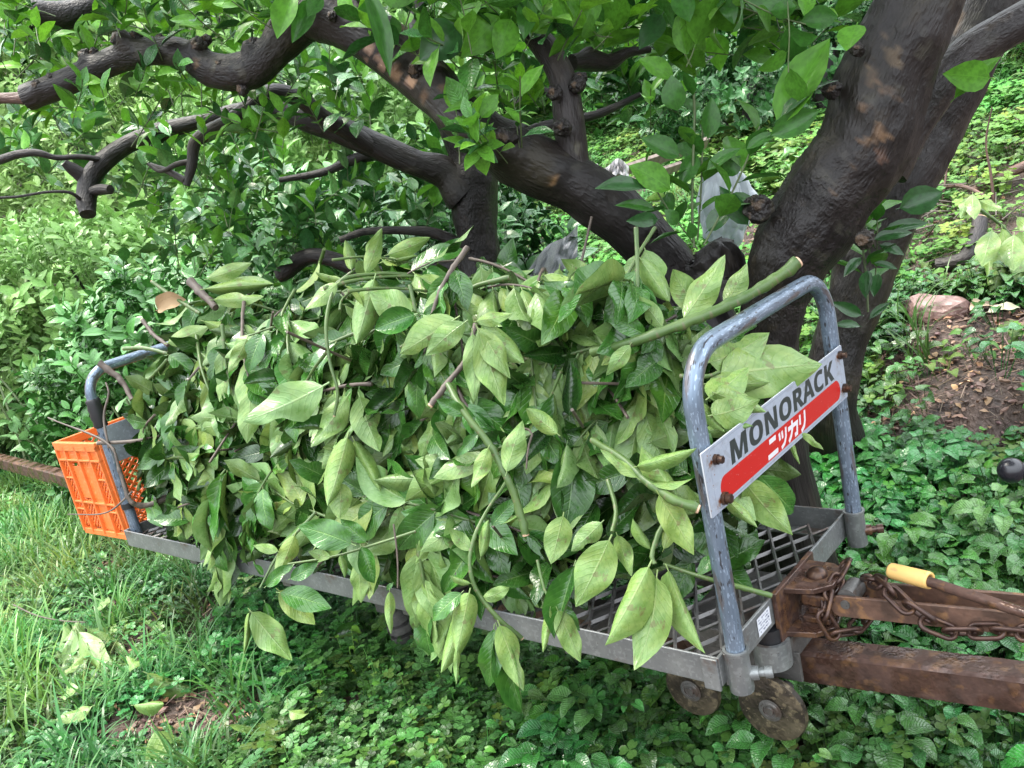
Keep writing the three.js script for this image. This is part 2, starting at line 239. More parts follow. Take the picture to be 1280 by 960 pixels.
const TAN = [0.5, 0.33, 0.19], TAN2 = [0.26, 0.165, 0.09], PINK = [0.75, 0.5, 0.36];

// the big tree right of the cart
const baseA = onGround(0.76, -0.56);
const treeA = thing('citrus_tree', 'large dark citrus tree leaning over the cart beside its sign hoop, trunk scarred tan', 'tree', baseA);
limb('trunk', treeA, [[baseA.clone().add(V(0, -0.06, 0)), 0.1], [at(962, 500, 2.12), 0.072], ...px([[964, 420, 2.08, 74], [969, 368, 2.05, 82], [988, 322, 2.0, 100], [1012, 283, 1.97, 110], [1042, 236, 1.94, 110], [1077, 187, 1.9, 113], [1106, 98, 1.86, 110], [1149, 5, 1.82, 104], [1195, -110, 1.8, 104], [1215, -240, 1.8, 90]])], {
  radial: 44, step: 0.009, lump: 0.17, ridge: 0.07, seed: 3, dark: 0.62, scale: 1,
  knots: [[at(1042, 95, 1.78), 0.03, 0.012], [at(1018, 185, 1.86), 0.03, 0.012], [at(940, 262, 1.95), 0.035, 0.03], [at(1080, 130, 1.8), 0.025, 0.012], [at(1045, 235, 1.88), 0.04, 0.012]],
  scars: [[at(1103, 158, 1.785), 0.038, TAN, 0.5], [at(1088, 172, 1.78), 0.036, TAN2], [at(1060, 146, 1.77), 0.022, TAN2, 0.7], [at(1092, 112, 1.76), 0.05, TAN2, 0.35], [at(1060, 205, 1.79), 0.03, TAN2, 0.6], [at(1120, 190, 1.79), 0.03, [0.2, 0.11, 0.07], 0.5], [at(1025, 198, 1.8), 0.02, TAN2, 0.7], [at(1110, 60, 1.74), 0.06, [0.2, 0.15, 0.09], 0.4], [at(1050, 230, 1.8), 0.05, [0.16, 0.11, 0.07], 0.4], [at(1130, 120, 1.77), 0.035, [0.2, 0.14, 0.09], 0.45]],
});
limb('limb', treeA, [[baseA.clone().add(V(-0.03, 0.1, 0.02)), 0.08], [at(905, 440, 2.2), 0.075], ...px([[842, 350, 2.22, 72], [790, 285, 2.18, 70], [722, 232, 2.15, 72], [650, 198, 2.12, 76], [605, 168, 2.12, 62], [560, 128, 2.15, 60], [515, 82, 2.18, 64], [465, 45, 2.2, 66], [415, 18, 2.24, 70], [378, 20, 2.28, 62], [340, 66, 2.32, 44], [308, 88, 2.34, 44], [268, 88, 2.36, 42], [228, 66, 2.38, 34], [182, 64, 2.4, 35], [148, 74, 2.42, 33], [98, 96, 2.45, 30], [34, 122, 2.48, 33]])], {
  radial: 30, step: 0.01, lump: 0.16, ridge: 0.06, seed: 5, dark: 0.64,
  knots: [[at(625, 190, 2.05), 0.03, 0.03], [at(545, 92, 2.1), 0.03, 0.025], [at(155, 48, 2.38), 0.022, 0.035], [at(245, 62, 2.35), 0.02, 0.03], [at(40, 106, 2.42), 0.016, 0.02], [at(105, 72, 2.42), 0.014, 0.02], [at(310, 58, 2.3), 0.018, 0.02], [at(418, 22, 2.17), 0.014, 0.014], [at(700, 212, 2.08), 0.02, 0.012], [at(815, 287, 2.12), 0.014, 0.014], [at(395, 8, 2.24), 0.03, 0.015], [at(360, 35, 2.28), 0.03, -0.006]],
  scars: [[at(458, 62, 2.14), 0.024, PINK], [at(475, 78, 2.14), 0.026, PINK], [at(495, 92, 2.13), 0.026, TAN], [at(512, 104, 2.12), 0.022, PINK], [at(532, 121, 2.11), 0.02, TAN2], [at(560, 108, 2.1), 0.02, TAN2, 0.4], [at(500, 40, 2.16), 0.03, TAN2, 0.3], [at(690, 226, 2.08), 0.018, TAN2, 0.5], [at(20, 126, 2.46), 0.02, [0.3, 0.2, 0.14], 0.6], [at(245, 80, 2.33), 0.02, TAN2, 0.25]],
});
limb('branch', treeA, px([[722, 235, 2.15, 50], [716, 196, 2.13, 40], [711, 150, 2.12, 38], [703, 100, 2.12, 34], [684, 62, 2.13, 34], [668, 44, 2.14, 30]]), { seed: 8, radial: 18, knots: [[at(722, 105, 2.07), 0.014, 0.022], [at(695, 112, 2.08), 0.012, 0.018], [at(704, 162, 2.07), 0.016, 0.016], [at(718, 160, 2.08), 0.012, 0.012]], scars: [[at(690, 110, 2.07), 0.008, TAN2]] });
limb('branch', treeA, px([[715, 78, 2.16, 20], [740, 76, 2.2, 26], [762, 78, 2.22, 20], [785, 66, 2.24, 13], [812, 62, 2.26, 9]]), { seed: 9, radial: 12, knots: [[at(735, 62, 2.18), 0.014, 0.012]] });
limb('branch', treeA, px([[1105, 215, 2.0, 58], [1150, 135, 1.98, 56], [1205, 72, 1.96, 48], [1285, 22, 1.94, 46], [1400, -30, 1.95, 42], [1520, -120, 1.97, 30]]), { seed: 11, radial: 18, knots: [[at(1244, 22, 1.9), 0.012, 0.014]] });
limb('branch', treeA, px([[-60, 128, 2.5, 12], [0, 123, 2.49, 13], [36, 123, 2.48, 16]]), { seed: 13, radial: 10, scars: [[at(0, 122, 2.49), 0.1, [0.3, 0.18, 0.15], 0.9]] });
limb('stump', treeA, px([[905, 380, 2.12, 66], [898, 345, 2.12, 74], [894, 318, 2.1, 62], [886, 306, 2.1, 40]]), { seed: 15, radial: 26, lump: 0.4, ridge: 0.3, dark: 0.5, scars: [[at(915, 318, 2.05), 0.02, TAN2, 0.3]] });
{ // pruned knobs and burrs along the limbs
  const r = rng(59); for (const [x, y, d, s] of [[152, 50, 2.39, 0.026], [170, 46, 2.39, 0.018], [248, 58, 2.34, 0.022], [258, 50, 2.35, 0.014], [274, 80, 2.32, 0.012], [46, 106, 2.44, 0.014], [64, 96, 2.44, 0.012], [106, 70, 2.43, 0.018], [118, 66, 2.43, 0.014], [200, 48, 2.38, 0.012], [316, 56, 2.31, 0.02], [348, 30, 2.27, 0.022], [303, 112, 2.33, 0.016], [416, 20, 2.16, 0.014], [520, 88, 2.11, 0.02], [632, 176, 2.06, 0.034], [722, 106, 2.08, 0.02], [694, 116, 2.07, 0.018], [703, 160, 2.06, 0.02], [726, 98, 2.09, 0.016], [818, 290, 2.1, 0.012], [1072, 62, 1.78, 0.014], [1040, 112, 1.82, 0.018], [948, 262, 1.92, 0.03], [1080, 300, 1.85, 0.02]]) {
    const g = new THREE.IcosahedronGeometry(1, 12), p = g.attributes.position, o = r() * 50, c = at(x, y, d); for (let i = 0; i < p.count; i++) { const q = V().fromBufferAttribute(p, i), k = 0.75 + 0.8 * (fbm(q.x * 1.8 + o, q.y * 1.8, q.z * 1.8, 4) - 0.2); p.setXYZ(i, c.x + q.x * k * s, c.y + q.y * k * s, c.z + q.z * k * s); } g.computeVertexNormals();
    part('burr', tint(local(boxUV(clean(g)), treeA), barkTint(0.7, [[c.clone().add(V(0.3 * s, 0.3 * s, s)), s * 0.8, [0.2, 0.14, 0.09], 0.4]].map(([q, e, k, t]) => [q.sub(treeA.position), e, k, t]))), barkMat, treeA);
  }
}
// the tree behind the middle of the cart
const baseB = onGround(-0.42, -0.98);
const treeB = thing('citrus_tree', 'dark forked citrus tree standing behind the middle of the leaf heap', 'tree', baseB);
limb('trunk', treeB, [[baseB.clone().add(V(0, -0.06, 0)), 0.1], [at(600, 420, 3.1), 0.07], ...px([[598, 340, 3.08, 49], [597, 300, 3.06, 50], [593, 258, 3.04, 57], [589, 222, 3.02, 60], [584, 190, 3.0, 46], [566, 150, 2.98, 40], [545, 112, 2.98, 34], [528, 60, 3.0, 30], [520, 0, 3.0, 26], [515, -80, 3.0, 20]])], { radial: 28, seed: 21, dark: 0.48, lump: 0.16, ridge: 0.07, scars: [[at(618, 230, 2.95), 0.03, TAN2, 0.25]] });
limb('limb', treeB, px([[582, 240, 3.02, 60], [556, 216, 3.0, 42], [518, 203, 2.98, 33], [474, 184, 2.98, 33], [430, 165, 3.0, 32], [388, 150, 3.02, 33], [345, 136, 3.05, 24], [300, 138, 3.08, 18], [255, 150, 3.1, 17], [200, 166, 3.12, 25], [160, 180, 3.1, 22], [132, 200, 3.06, 24], [112, 225, 3.04, 24], [108, 250, 3.02, 24], [110, 268, 3.0, 20]]), { radial: 18, seed: 23, dark: 0.5 });
limb('branch', treeB, px([[505, 202, 3.0, 20], [470, 186, 2.97, 22], [438, 166, 2.93, 22], [405, 148, 2.9, 22], [375, 124, 2.86, 22], [340, 116, 2.82, 22], [308, 136, 2.8, 20], [285, 152, 2.8, 18], [262, 165, 2.8, 20], [244, 178, 2.8, 15], [240, 205, 2.8, 13], [233, 232, 2.8, 9]]), { radial: 12, seed: 25, dark: 0.8, knots: [[at(300, 110, 2.8), 0.012, 0.02]] });
limb('branch', treeB, px([[240, 202, 2.8, 8], [222, 205, 2.8, 7], [200, 214, 2.82, 5], [185, 205, 2.83, 4]]), { radial: 8, seed: 26, dark: 0.9 });
limb('branch', treeB, px([[232, 226, 2.8, 9], [212, 215, 2.82, 8], [188, 206, 2.84, 6]]), { radial: 8, seed: 27, dark: 0.9 });
limb('branch', treeB, px([[106, 222, 3.04, 20], [92, 212, 3.02, 16], [80, 203, 3.0, 10]]), { radial: 10, seed: 28, dark: 0.8 });
limb('branch', treeB, px([[112, 240, 3.02, 12], [126, 237, 3.0, 14], [138, 237, 2.98, 12]]), { radial: 10, seed: 29, dark: 0.8, scars: [[at(138, 237, 2.96), 0.02, TAN2, 0.3]] });
limb('branch', treeB, px([[604, 215, 3.02, 30], [630, 190, 3.02, 22], [664, 166, 3.02, 18], [700, 154, 3.04, 15], [750, 142, 3.06, 11], [800, 118, 3.08, 7]]), { radial: 10, seed: 31, dark: 0.75 });
limb('branch', treeB, px([[625, 195, 3.0, 24], [640, 160, 2.98, 18], [648, 130, 2.98, 16], [668, 112, 2.98, 12], [690, 118, 2.98, 10]]), { radial: 10, seed: 32, dark: 0.6 });
limb('branch', treeB, px([[425, 300, 3.05, 8], [455, 290, 3.05, 9], [500, 288, 3.05, 11], [545, 292, 3.05, 14], [575, 305, 3.05, 14]]), { radial: 9, seed: 33, dark: 0.7 });
limb('branch', treeB, px([[480, 188, 3.0, 20], [440, 200, 3.08, 14], [405, 215, 3.15, 10], [350, 225, 3.2, 7]]), { radial: 8, seed: 34, dark: 0.7 });
limb('branch', treeB, px([[590, 330, 3.1, 30], [480, 345, 3.2, 24], [390, 320, 3.25, 20], [350, 345, 3.3, 22]]), { radial: 8, seed: 36, dark: 0.55 });
// the trunk behind the big tree
const baseC = onGround(0.62, -1.2);
const treeC = thing('citrus_tree', 'slanting smooth dark trunk standing behind the big scarred trunk at the right', 'tree', baseC);
limb('trunk', treeC, [[baseC.clone().add(V(0, -0.05, 0)), 0.1], ...px([[1038, 500, 2.7, 62], [1046, 440, 2.68, 64], [1066, 380, 2.66, 70], [1096, 300, 2.62, 78], [1128, 225, 2.58, 82], [1168, 150, 2.55, 82], [1208, 75, 2.5, 78], [1250, -20, 2.46, 76], [1290, -130, 2.45, 70]])], { radial: 30, step: 0.01, ridge: 0.05, seed: 41, dark: 0.66, lump: 0.12, knots: [[at(1052, 318, 2.6), 0.03, 0.02]], scars: [[at(1056, 476, 2.66), 0.02, TAN2, 0.3], [at(1200, 30, 2.46), 0.05, TAN2, 0.3]] });
// thick pruned limb hanging in at the top left, and thin boughs at the left edge
limb('limb', treeA, [[at(425, 12, 2.26), 0.05], [at(400, -45, 2.34), 0.045], [at(330, -75, 2.44), 0.042], [at(250, -62, 2.52), 0.04], ...px([[182, -22, 2.58, 30], [130, 2, 2.6, 32], [95, 16, 2.58, 34], [66, 20, 2.56, 36], [40, 18, 2.54, 38]])], { radial: 20, seed: 45, dark: 0.7, lump: 0.16, knots: [[at(96, 6, 2.52), 0.012, 0.012], [at(70, 22, 2.5), 0.014, 0.012]], scars: [[at(36, 17, 2.52), 0.022, [0.2, 0.15, 0.11], 0.8]] });
limb('branch', treeB, px([[-90, 235, 3.0, 13], [-30, 208, 2.96, 11], [0, 200, 2.94, 11], [22, 193, 2.92, 10], [46, 191, 2.92, 9], [70, 197, 2.94, 7], [100, 196, 2.98, 7], [128, 200, 3.04, 8]]), { radial: 8, seed: 46, dark: 0.8 });
limb('branch', treeB, px([[-40, 248, 2.95, 4], [20, 246, 2.94, 3.5], [60, 240, 2.94, 3.5], [88, 241, 2.96, 4], [104, 252, 3.0, 5]]), { radial: 6, seed: 47, dark: 0.8 });

// crowns: leafy shoots; the leaves that show largest are parts, the others one part
const crownMat = [wet(0.08, 0.27, 0.04), foliage(0.2, 0.5, 0.035), wet(0.055, 0.2, 0.05), foliage(0.14, 0.4, 0.035), foliage(0.16, 0.44, 0.04)];
const twigMat = new THREE.MeshStandardMaterial({ color: RGB(0.07, 0.1, 0.035), roughness: 0.6 }), brownTwig = new THREE.MeshStandardMaterial({ color: RGB(0.06, 0.042, 0.032), roughness: 0.6 });
function shoot(base, dir, len, n, L, r, out, stems, spread = 0.9) {
  const side = V(r() - 0.5, r() - 0.5, r() - 0.5).cross(dir).normalize(), pts = []; let p = base.clone(), d = dir.clone().normalize(), k = 0, az = r() * 6;
  for (let i = 0; i <= 5; i++) { pts.push(p.clone()); d.addScaledVector(side, (r() - 0.5) * 0.25).add(V(0, 0.05, 0)).normalize(); p = p.clone().addScaledVector(d, len / 5); }
  const c = new THREE.CatmullRomCurve3(pts), b1 = side, b2 = dir.clone().normalize().cross(side).normalize();
  for (let i = 0; i < n; i++) {
    const u = lerp(0.18, 1, (i + 0.5) / n), q = c.getPoint(u), T = c.getTangent(u); az += 2.4 + (r() - 0.5) * 0.6;
    const o = b1.clone().multiplyScalar(Math.cos(az)).addScaledVector(b2, Math.sin(az)), e = T.clone().multiplyScalar(lerp(0.5, 1.2, u * r())).addScaledVector(o, spread).add(V(0, (r() - 0.6) * 0.4, 0)).normalize();
    const nr = T.clone().multiplyScalar(0.9).addScaledVector(o, -0.2).add(V((r() - 0.5) * 0.5, 0.55, (r() - 0.5) * 0.5)), s = L * lerp(0.65, 1.15, r()) * lerp(1, 0.75, Math.max(0, u - 0.8) * 5);
    out.push([basis(e, nr, q, s, s, s), s, Math.floor(r() * 5), r()]);
  }
  if (stems) stems.push(clean(new THREE.TubeGeometry(c, 6, Math.max(0.0012, len * 0.009), 5)));
}
function dress(tree, leaves, stems, mats, most, twig = twigMat) {
  const inv = new THREE.Matrix4().makeTranslation(-tree.position.x, -tree.position.y, -tree.position.z), p = V();
  for (const l of leaves) { p.setFromMatrixPosition(l[0]); const [x, y, d] = pix(p); l[4] = d < 0.2 || x < -60 || x > 1340 || y < -60 || y > 1020 ? 0 : l[1] / d; }
  leaves.sort((a, b) => b[4] - a[4]);
  const rest = {};
  leaves.forEach((l, i) => {
    const mi = Math.floor(l[3] * mats.length * 0.999), g = l[2];
    if (i < most && l[4] > 0) { const m = part('leaf', treeLeaves[g], mats[mi], tree); m.matrix.copy(inv).multiply(l[0]); m.matrix.decompose(m.position, m.quaternion, m.scale); }
    else { (rest[g % 2 + '_' + mi] ??= []).push(l); }
  });
  for (const k in rest) { const [g, mi] = k.split('_').map(Number), im = new THREE.InstancedMesh(treeLeaves[g], mats[mi], rest[k].length); im.name = 'foliage'; im.userData.kind = 'stuff'; im.castShadow = im.receiveShadow = true; const c = new THREE.Color(); rest[k].forEach((l, i) => { im.setMatrixAt(i, inv.clone().multiply(l[0])); const f = 0.75 + 0.5 * ((l[3] * 7.77) % 1); im.setColorAt(i, c.setRGB(f, f, f * 0.95)); }); tree.add(im); }
  if (stems.length) { const m = part('twigs', local(merged(stems), tree), twig, tree, 'stuff'); }
}
function clumpGeo(seed, n = 9, L = 0.34) { const r = rng(seed), out = [], g = []; shoot(V(0, 0, 0), V(0.1, 1, 0), 0.75, n, L, r, out, null, 1.0); const lg = [lowLeaf(seed), lowLeaf(seed + 1)]; for (const o of out) g.push(lg[o[2] % 2].clone().applyMatrix4(o[0])); g.push(rod(V(0, -0.4, 0), V(0, 0.7, 0), 0.012, 3)); return mergeGeometries(g.map(clean)); }
const clumps = [clumpGeo(401), clumpGeo(411, 11, 0.3), clumpGeo(421, 8, 0.38)];
function leafMass(parent, name, mat, spots, kind = 'stuff') { // spots: [pos, dir, scale, tone]
  clumps.forEach((g, k) => {
    const mine = spots.filter((_, i) => i % clumps.length === k); if (!mine.length) return; const im = new THREE.InstancedMesh(g, mat, mine.length), c = new THREE.Color(); im.name = name; im.userData.kind = kind; im.castShadow = im.receiveShadow = true;
    mine.forEach(([p, d, s, t], i) => { const q = new THREE.Quaternion().setFromUnitVectors(V(0, 1, 0), d), q2 = new THREE.Quaternion().setFromAxisAngle(V(0, 1, 0), i * 2.4); im.setMatrixAt(i, new THREE.Matrix4().compose(p.clone().sub(parent.position), q.multiply(q2), V(s, s, s))); im.setColorAt(i, c.setRGB(t, t, t * 0.96)); }); parent.add(im);
  });
}
// volumes of shoots: x, y in the photograph at a depth, half sizes, count, leaf length
const inFrame = (p, m = 120) => { const [x, y, d] = pix(p); return d > 0 && x > -m && x < 1280 + m && y > -m && y < 960 + m; };
function crown(tree, vols, mats, most, seed) {
  const r = rng(seed), leaves = [], stems = [];
  for (const [x, y, rx, ry, d, dd, n, L, up = 0.6] of vols) for (let i = 0; i < n; i++) {
    let a, b, c; do { a = r() * 2 - 1; b = r() * 2 - 1; c = r() * 2 - 1; } while (a * a + b * b + c * c > 1);
    const p = at(x + a * rx, y + b * ry, d + c * dd), dir = V((r() - 0.5) * 1.6, up + (r() - 0.5) * 1.2, (r() - 0.5) * 1.6).normalize();
    shoot(p.addScaledVector(dir, -0.06), dir, 0.1 + 0.12 * r(), 5 + Math.floor(r() * 5), L * 1.25, r, leaves, stems);
  }
  dress(tree, leaves, stems, mats, most);
}
crown(treeA, [
  [560, 25, 110, 60, 2.15, 0.25, 26, 0.078], [690, 20, 120, 50, 2.25, 0.3, 17, 0.08], [850, 30, 130, 55, 2.3, 0.35, 22, 0.095], [960, 10, 90, 40, 2.1, 0.2, 14, 0.08],
  [330, 10, 150, 45, 2.4, 0.25, 24, 0.065], [130, 40, 170, 60, 2.55, 0.3, 34, 0.062], [200, 130, 190, 60, 2.6, 0.25, 30, 0.06], [600, 150, 60, 50, 2.05, 0.1, 7, 0.06], [620, 110, 60, 60, 2.5, 0.2, 14, 0.065],
  [640, -140, 700, 90, 2.2, 0.5, 40, 0.08], [350, 160, 60, 30, 2.5, 0.2, 8, 0.06],
], crownMat, 300, 61);
{ const r = rng(62), spots = []; for (let i = 0; i < 1000; i++) { const a = r() * 6.28, q = Math.sqrt(r()), p = V(1.25 + Math.cos(a) * q * 1.45, 2.1 + 0.7 * r() + 0.3 * (1 - q), -0.15 + Math.sin(a) * q * 1.3); if (inFrame(p)) continue; spots.push([p, V(r() - 0.5, 0.9, r() - 0.5).normalize(), 0.28 * lerp(0.7, 1.3, r()), lerp(0.7, 1.2, r())]); } leafMass(treeA, 'foliage', crownMat[0], spots);
  for (const e of [V(0.6, 2.5, -0.5), V(2.0, 2.5, -0.2), V(1.3, 2.7, 0.4)]) limb('branch', treeA, [[at(1200, -150, 1.8), 0.05], [at(1200, -150, 1.8).lerp(e, 0.5).add(V(0, 0.1, 0)), 0.035], [e, 0.012]], { radial: 10, step: 0.04 }); }
crown(treeB, [
  [470, 245, 110, 70, 3.3, 0.3, 34, 0.072], [300, 270, 120, 90, 3.5, 0.45, 54, 0.07], [420, 110, 100, 60, 3.1, 0.3, 24, 0.07], [380, 330, 110, 50, 3.5, 0.3, 26, 0.07],
  [760, 60, 120, 80, 3.2, 0.35, 30, 0.075], [640, 80, 90, 60, 3.2, 0.3, 24, 0.07], [200, 200, 120, 50, 3.2, 0.35, 24, 0.065], [60, 160, 110, 70, 3.3, 0.35, 24, 0.065], [800, 130, 50, 40, 3.2, 0.2, 20, 0.075],
], [wet(0.085, 0.28, 0.06), wet(0.06, 0.22, 0.06), wet(0.12, 0.34, 0.08), foliage(0.15, 0.42, 0.04)], 300, 67);
{ // water sprouts with large separate leaves
  const sprouts = (tree, list, seed) => { const r = rng(seed), leaves = [], stems = []; for (const [x0, y0, x1, y1, d, n, L] of list) { const a = at(x0, y0, d), b = at(x1, y1, d - 0.03); shoot(a, b.clone().sub(a), a.distanceTo(b), n, L, r, leaves, stems, 1.1); } dress(tree, leaves, stems, [foliage(0.05, 0.2, 0.02), foliage(0.1, 0.31, 0.024)], 300); };
  sprouts(treeA, [[868, 310, 848, 110, 1.98, 8, 0.085], [872, 300, 885, 150, 2.0, 7, 0.085], [880, 306, 960, 165, 1.93, 8, 0.1], [872, 312, 800, 215, 2.0, 8, 0.075], [650, 190, 640, 110, 2.05, 6, 0.05], [985, 0, 990, 95, 1.8, 4, 0.09], [900, -20, 985, 60, 1.85, 5, 0.09], [470, -20, 480, 20, 2.05, 3, 0.09], [380, -20, 368, 25, 2.2, 4, 0.07]], 71);
  sprouts(treeC, [[1085, 390, 1080, 230, 2.32, 11, 0.1], [1092, 360, 1105, 250, 2.3, 8, 0.1], [1090, 330, 1068, 215, 2.3, 5, 0.08], [1160, 150, 1200, 90, 2.35, 3, 0.1]], 73);
}

{ // single large leaves that stand out near the camera
  const big = (tree, list, seed) => { const r = rng(seed), mats = [foliage(0.05, 0.2, 0.02, { clearcoat: 0.6 }), foliage(0.12, 0.36, 0.024), foliage(0.035, 0.14, 0.03, { clearcoat: 0.9 })]; for (const [x, y, x2, y2, d, mi, w = 1, tilt = 0.3, twig = 1] of list) { const a = at(x, y, d), b = at(x2, y2, d - 0.02), dir = b.clone().sub(a), L = dir.length() / 1.05, n = EYE.clone().sub(a).normalize().applyAxisAngle(dir.clone().normalize(), tilt * (r() < 0.5 ? -1 : 1)).add(V(0, 0.35, 0)); const m = part('leaf', treeLeaves[Math.floor(r() * 5)], mats[mi], tree); basis(dir, n, a.clone().sub(tree.position), L, L, L * w).decompose(m.position, m.quaternion, m.scale); } };
  big(treeA, [[578, 28, 526, 74, 2.02, 2, 1.3], [628, 16, 578, 70, 2.02, 1, 1], [640, 20, 621, 72, 2.0, 1, 1.1], [520, 20, 545, 60, 2.06, 1, 1.2], [530, 50, 500, 62, 2.05, 1, 0.9], [455, -20, 488, 92, 1.95, 0, 0.5, 0.5], [368, -14, 346, 46, 2.1, 1, 0.9], [392, -6, 366, 52, 2.12, 0, 0.7], [402, -8, 385, 20, 2.1, 0, 1], [660, -5, 655, 48, 2.0, 0, 1], [590, 120, 562, 108, 2.05, 1, 1.2], [600, 150, 622, 118, 2.02, 1, 1.2], [596, 128, 555, 140, 2.03, 1, 0.6], [590, 140, 568, 165, 2.03, 1, 0.6], [610, 155, 598, 178, 2.02, 1, 1], [548, 20, 590, 5, 2.1, 1, 1], [500, 45, 490, 20, 2.12, 0, 1.2],
    [848, 142, 838, 94, 1.95, 0, 1.35], [845, 100, 800, 72, 1.95, 1, 0.9], [853, 198, 803, 172, 1.95, 0, 1], [885, 178, 890, 122, 1.95, 0, 1], [905, 222, 925, 195, 1.93, 0, 1.4], [842, 240, 788, 205, 1.93, 1, 1.1], [815, 236, 745, 234, 1.92, 2, 0.7, 0.7], [822, 262, 770, 256, 1.95, 0, 0.6], [826, 274, 784, 276, 1.94, 2, 0.8], [848, 282, 832, 262, 1.93, 0, 1.3], [938, 285, 900, 234, 1.95, 2, 0.7], [882, 292, 915, 256, 1.97, 2, 1.2], [866, 300, 862, 278, 1.95, 0, 1.2], [872, 190, 850, 232, 1.98, 0, 1], [880, 215, 925, 185, 1.9, 0, 0.7],
    [968, 168, 1035, 48, 1.82, 1, 0.7], [970, 152, 1046, 94, 1.81, 2, 0.6, 0.8], [958, 172, 1024, 138, 1.82, 0, 1], [930, 188, 972, 165, 1.84, 0, 0.8], [1072, 28, 1058, 62, 1.7, 1, 1.4], [925, 2, 1000, -8, 1.9, 0, 1], [845, -10, 862, 26, 1.95, 0, 1.5], [1010, -10, 1005, 18, 1.8, 1, 1.2], [900, -8, 918, 28, 1.95, 0, 1.1], [830, 15, 800, 60, 2.1, 2, 0.9], [960, 55, 935, 45, 2.3, 1, 1.1], [968, 70, 930, 68, 2.3, 1, 0.9], [1242, 98, 1182, 92, 1.86, 1, 1.1], [1188, 128, 1250, 70, 1.9, 1, 0.5]], 901);
  big(treeC, [[1120, 262, 1178, 240, 2.25, 2, 1.15], [1088, 300, 1140, 290, 2.25, 2, 0.8], [1100, 290, 1160, 278, 2.27, 2, 0.7], [1096, 305, 1130, 318, 2.26, 2, 0.9], [1085, 240, 1112, 212, 2.22, 1, 0.7], [1080, 268, 1090, 222, 2.24, 0, 0.8], [1078, 320, 1055, 345, 2.25, 2, 0.7], [1090, 328, 1122, 336, 2.26, 2, 0.7], [1098, 340, 1092, 370, 2.24, 2, 0.9], [1085, 335, 1082, 372, 2.24, 2, 0.8], [1078, 258, 1035, 300, 2.24, 2, 0.6], [1122, 195, 1148, 198, 2.2, 0, 0.9], [1080, 395, 1040, 378, 2.24, 2, 0.6], [1078, 408, 1042, 405, 2.24, 2, 0.5], [1085, 400, 1112, 378, 2.24, 2, 0.6]], 903);
}

// ---------------------------------------------------------------- shrubs and trees behind
function shrub(name, label, category, c, R, n, size, mat, seed, group, opts = {}) {
  const base = onGround(c.x, c.z), t = thing(name, label, category, base, group), r = rng(seed), spots = [], cen = V(c.x, c.y ?? base.y + R.y * 0.8, c.z);
  for (let i = 0; i < n; i++) {
    let d = V(r() * 2 - 1, r() * 2 - 1, r() * 2 - 1); if (d.length() > 1 || d.length() < 0.1) { i--; continue; } d.normalize(); if (d.y < -0.75) { i--; continue; }
    const f = lerp(0.35, 1, Math.pow(r(), 0.45)) * (0.72 + 0.5 * fbm(d.x * 2.2 + seed, d.y * 2.2, d.z * 2.2, 3)), p = V(d.x * R.x * f, d.y * R.y * f, d.z * R.z * f).add(cen); if (p.y < H(p.x, p.z) - 0.05) continue;
    spots.push([p, d.clone().multiplyScalar(0.7).add(V((r() - 0.5), 0.6 + (r() - 0.5), (r() - 0.5))).normalize(), size * lerp(0.7, 1.3, r()), lerp(0.65, 1.25, r())]);
  }
  leafMass(t, 'foliage', mat, spots);
  const nst = opts.stems ?? 5; for (let i = 0; i < nst; i++) { const a = r() * 6.28, e = V(Math.cos(a) * R.x * 0.55, R.y * 0.9, Math.sin(a) * R.z * 0.55).add(base); part('stem', tint(local(limbGeo([[base.clone().add(V(Math.cos(a) * 0.05, -0.05, Math.sin(a) * 0.05)), opts.r ?? 0.03], [base.clone().lerp(e, 0.5).add(V((r() - 0.5) * 0.3, 0, (r() - 0.5) * 0.3)), (opts.r ?? 0.03) * 0.7], [e, 0.008]], { radial: 8, step: 0.06, seed: seed + i }), t), barkTint(0.7)), barkMat, t); }
  return t;
}
const paleLeaf = foliage(0.27, 0.52, 0.14, { clearcoat: 0.4 }), midLeaf = wet(0.1, 0.32, 0.065), deepLeaf = wet(0.055, 0.2, 0.05), farLeaf = foliage(0.2, 0.44, 0.1), limeLeaf = foliage(0.38, 0.62, 0.19);
const hedge = 'low citrus shrubs at the left behind the rail';
const shrubs = [
  ['shrub', 'yellow-green citrus shrub with small narrow leaves at the far left edge', V(-5.6, 0.05, -0.7), V(1.3, 1.0, 1.0), 1500, 0.235, limeLeaf],
  ['shrub', 'pale green bushy citrus shrub right of the far left one, leaf tips yellowish', V(-4.6, 0.1, -1.6), V(1.2, 1.05, 1.0), 1400, 0.235, paleLeaf],
  ['shrub', 'mid green glossy shrub just behind the orange crate', V(-2.9, -0.1, -0.95), V(0.7, 0.72, 0.55), 950, 0.23, midLeaf],
  ['shrub', 'green shrub with broad shiny leaves between crate and forked tree', V(-1.95, 0.05, -1.3), V(0.75, 0.8, 0.6), 900, 0.24, midLeaf],
  ['shrub', 'dark glossy shrub hard by the forked tree trunk on its left', V(-1.25, 0.1, -1.55), V(0.6, 0.75, 0.5), 560, 0.24, deepLeaf],
  ['shrub', 'light green shrub farther up the bank behind the pale one', V(-6.3, 1.1, -3.3), V(1.8, 1.3, 1.5), 1700, 0.26, limeLeaf],
  ['shrub', 'bright shrub up the bank seen below the upper left limb', V(-4.1, 1.0, -3.4), V(1.6, 1.2, 1.2), 1600, 0.25, paleLeaf],
];
shrubs.forEach(([n, l, c, R, k, s, m], i) => shrub(n, l, 'shrub', c, R, k, s, m, 500 + i * 13));
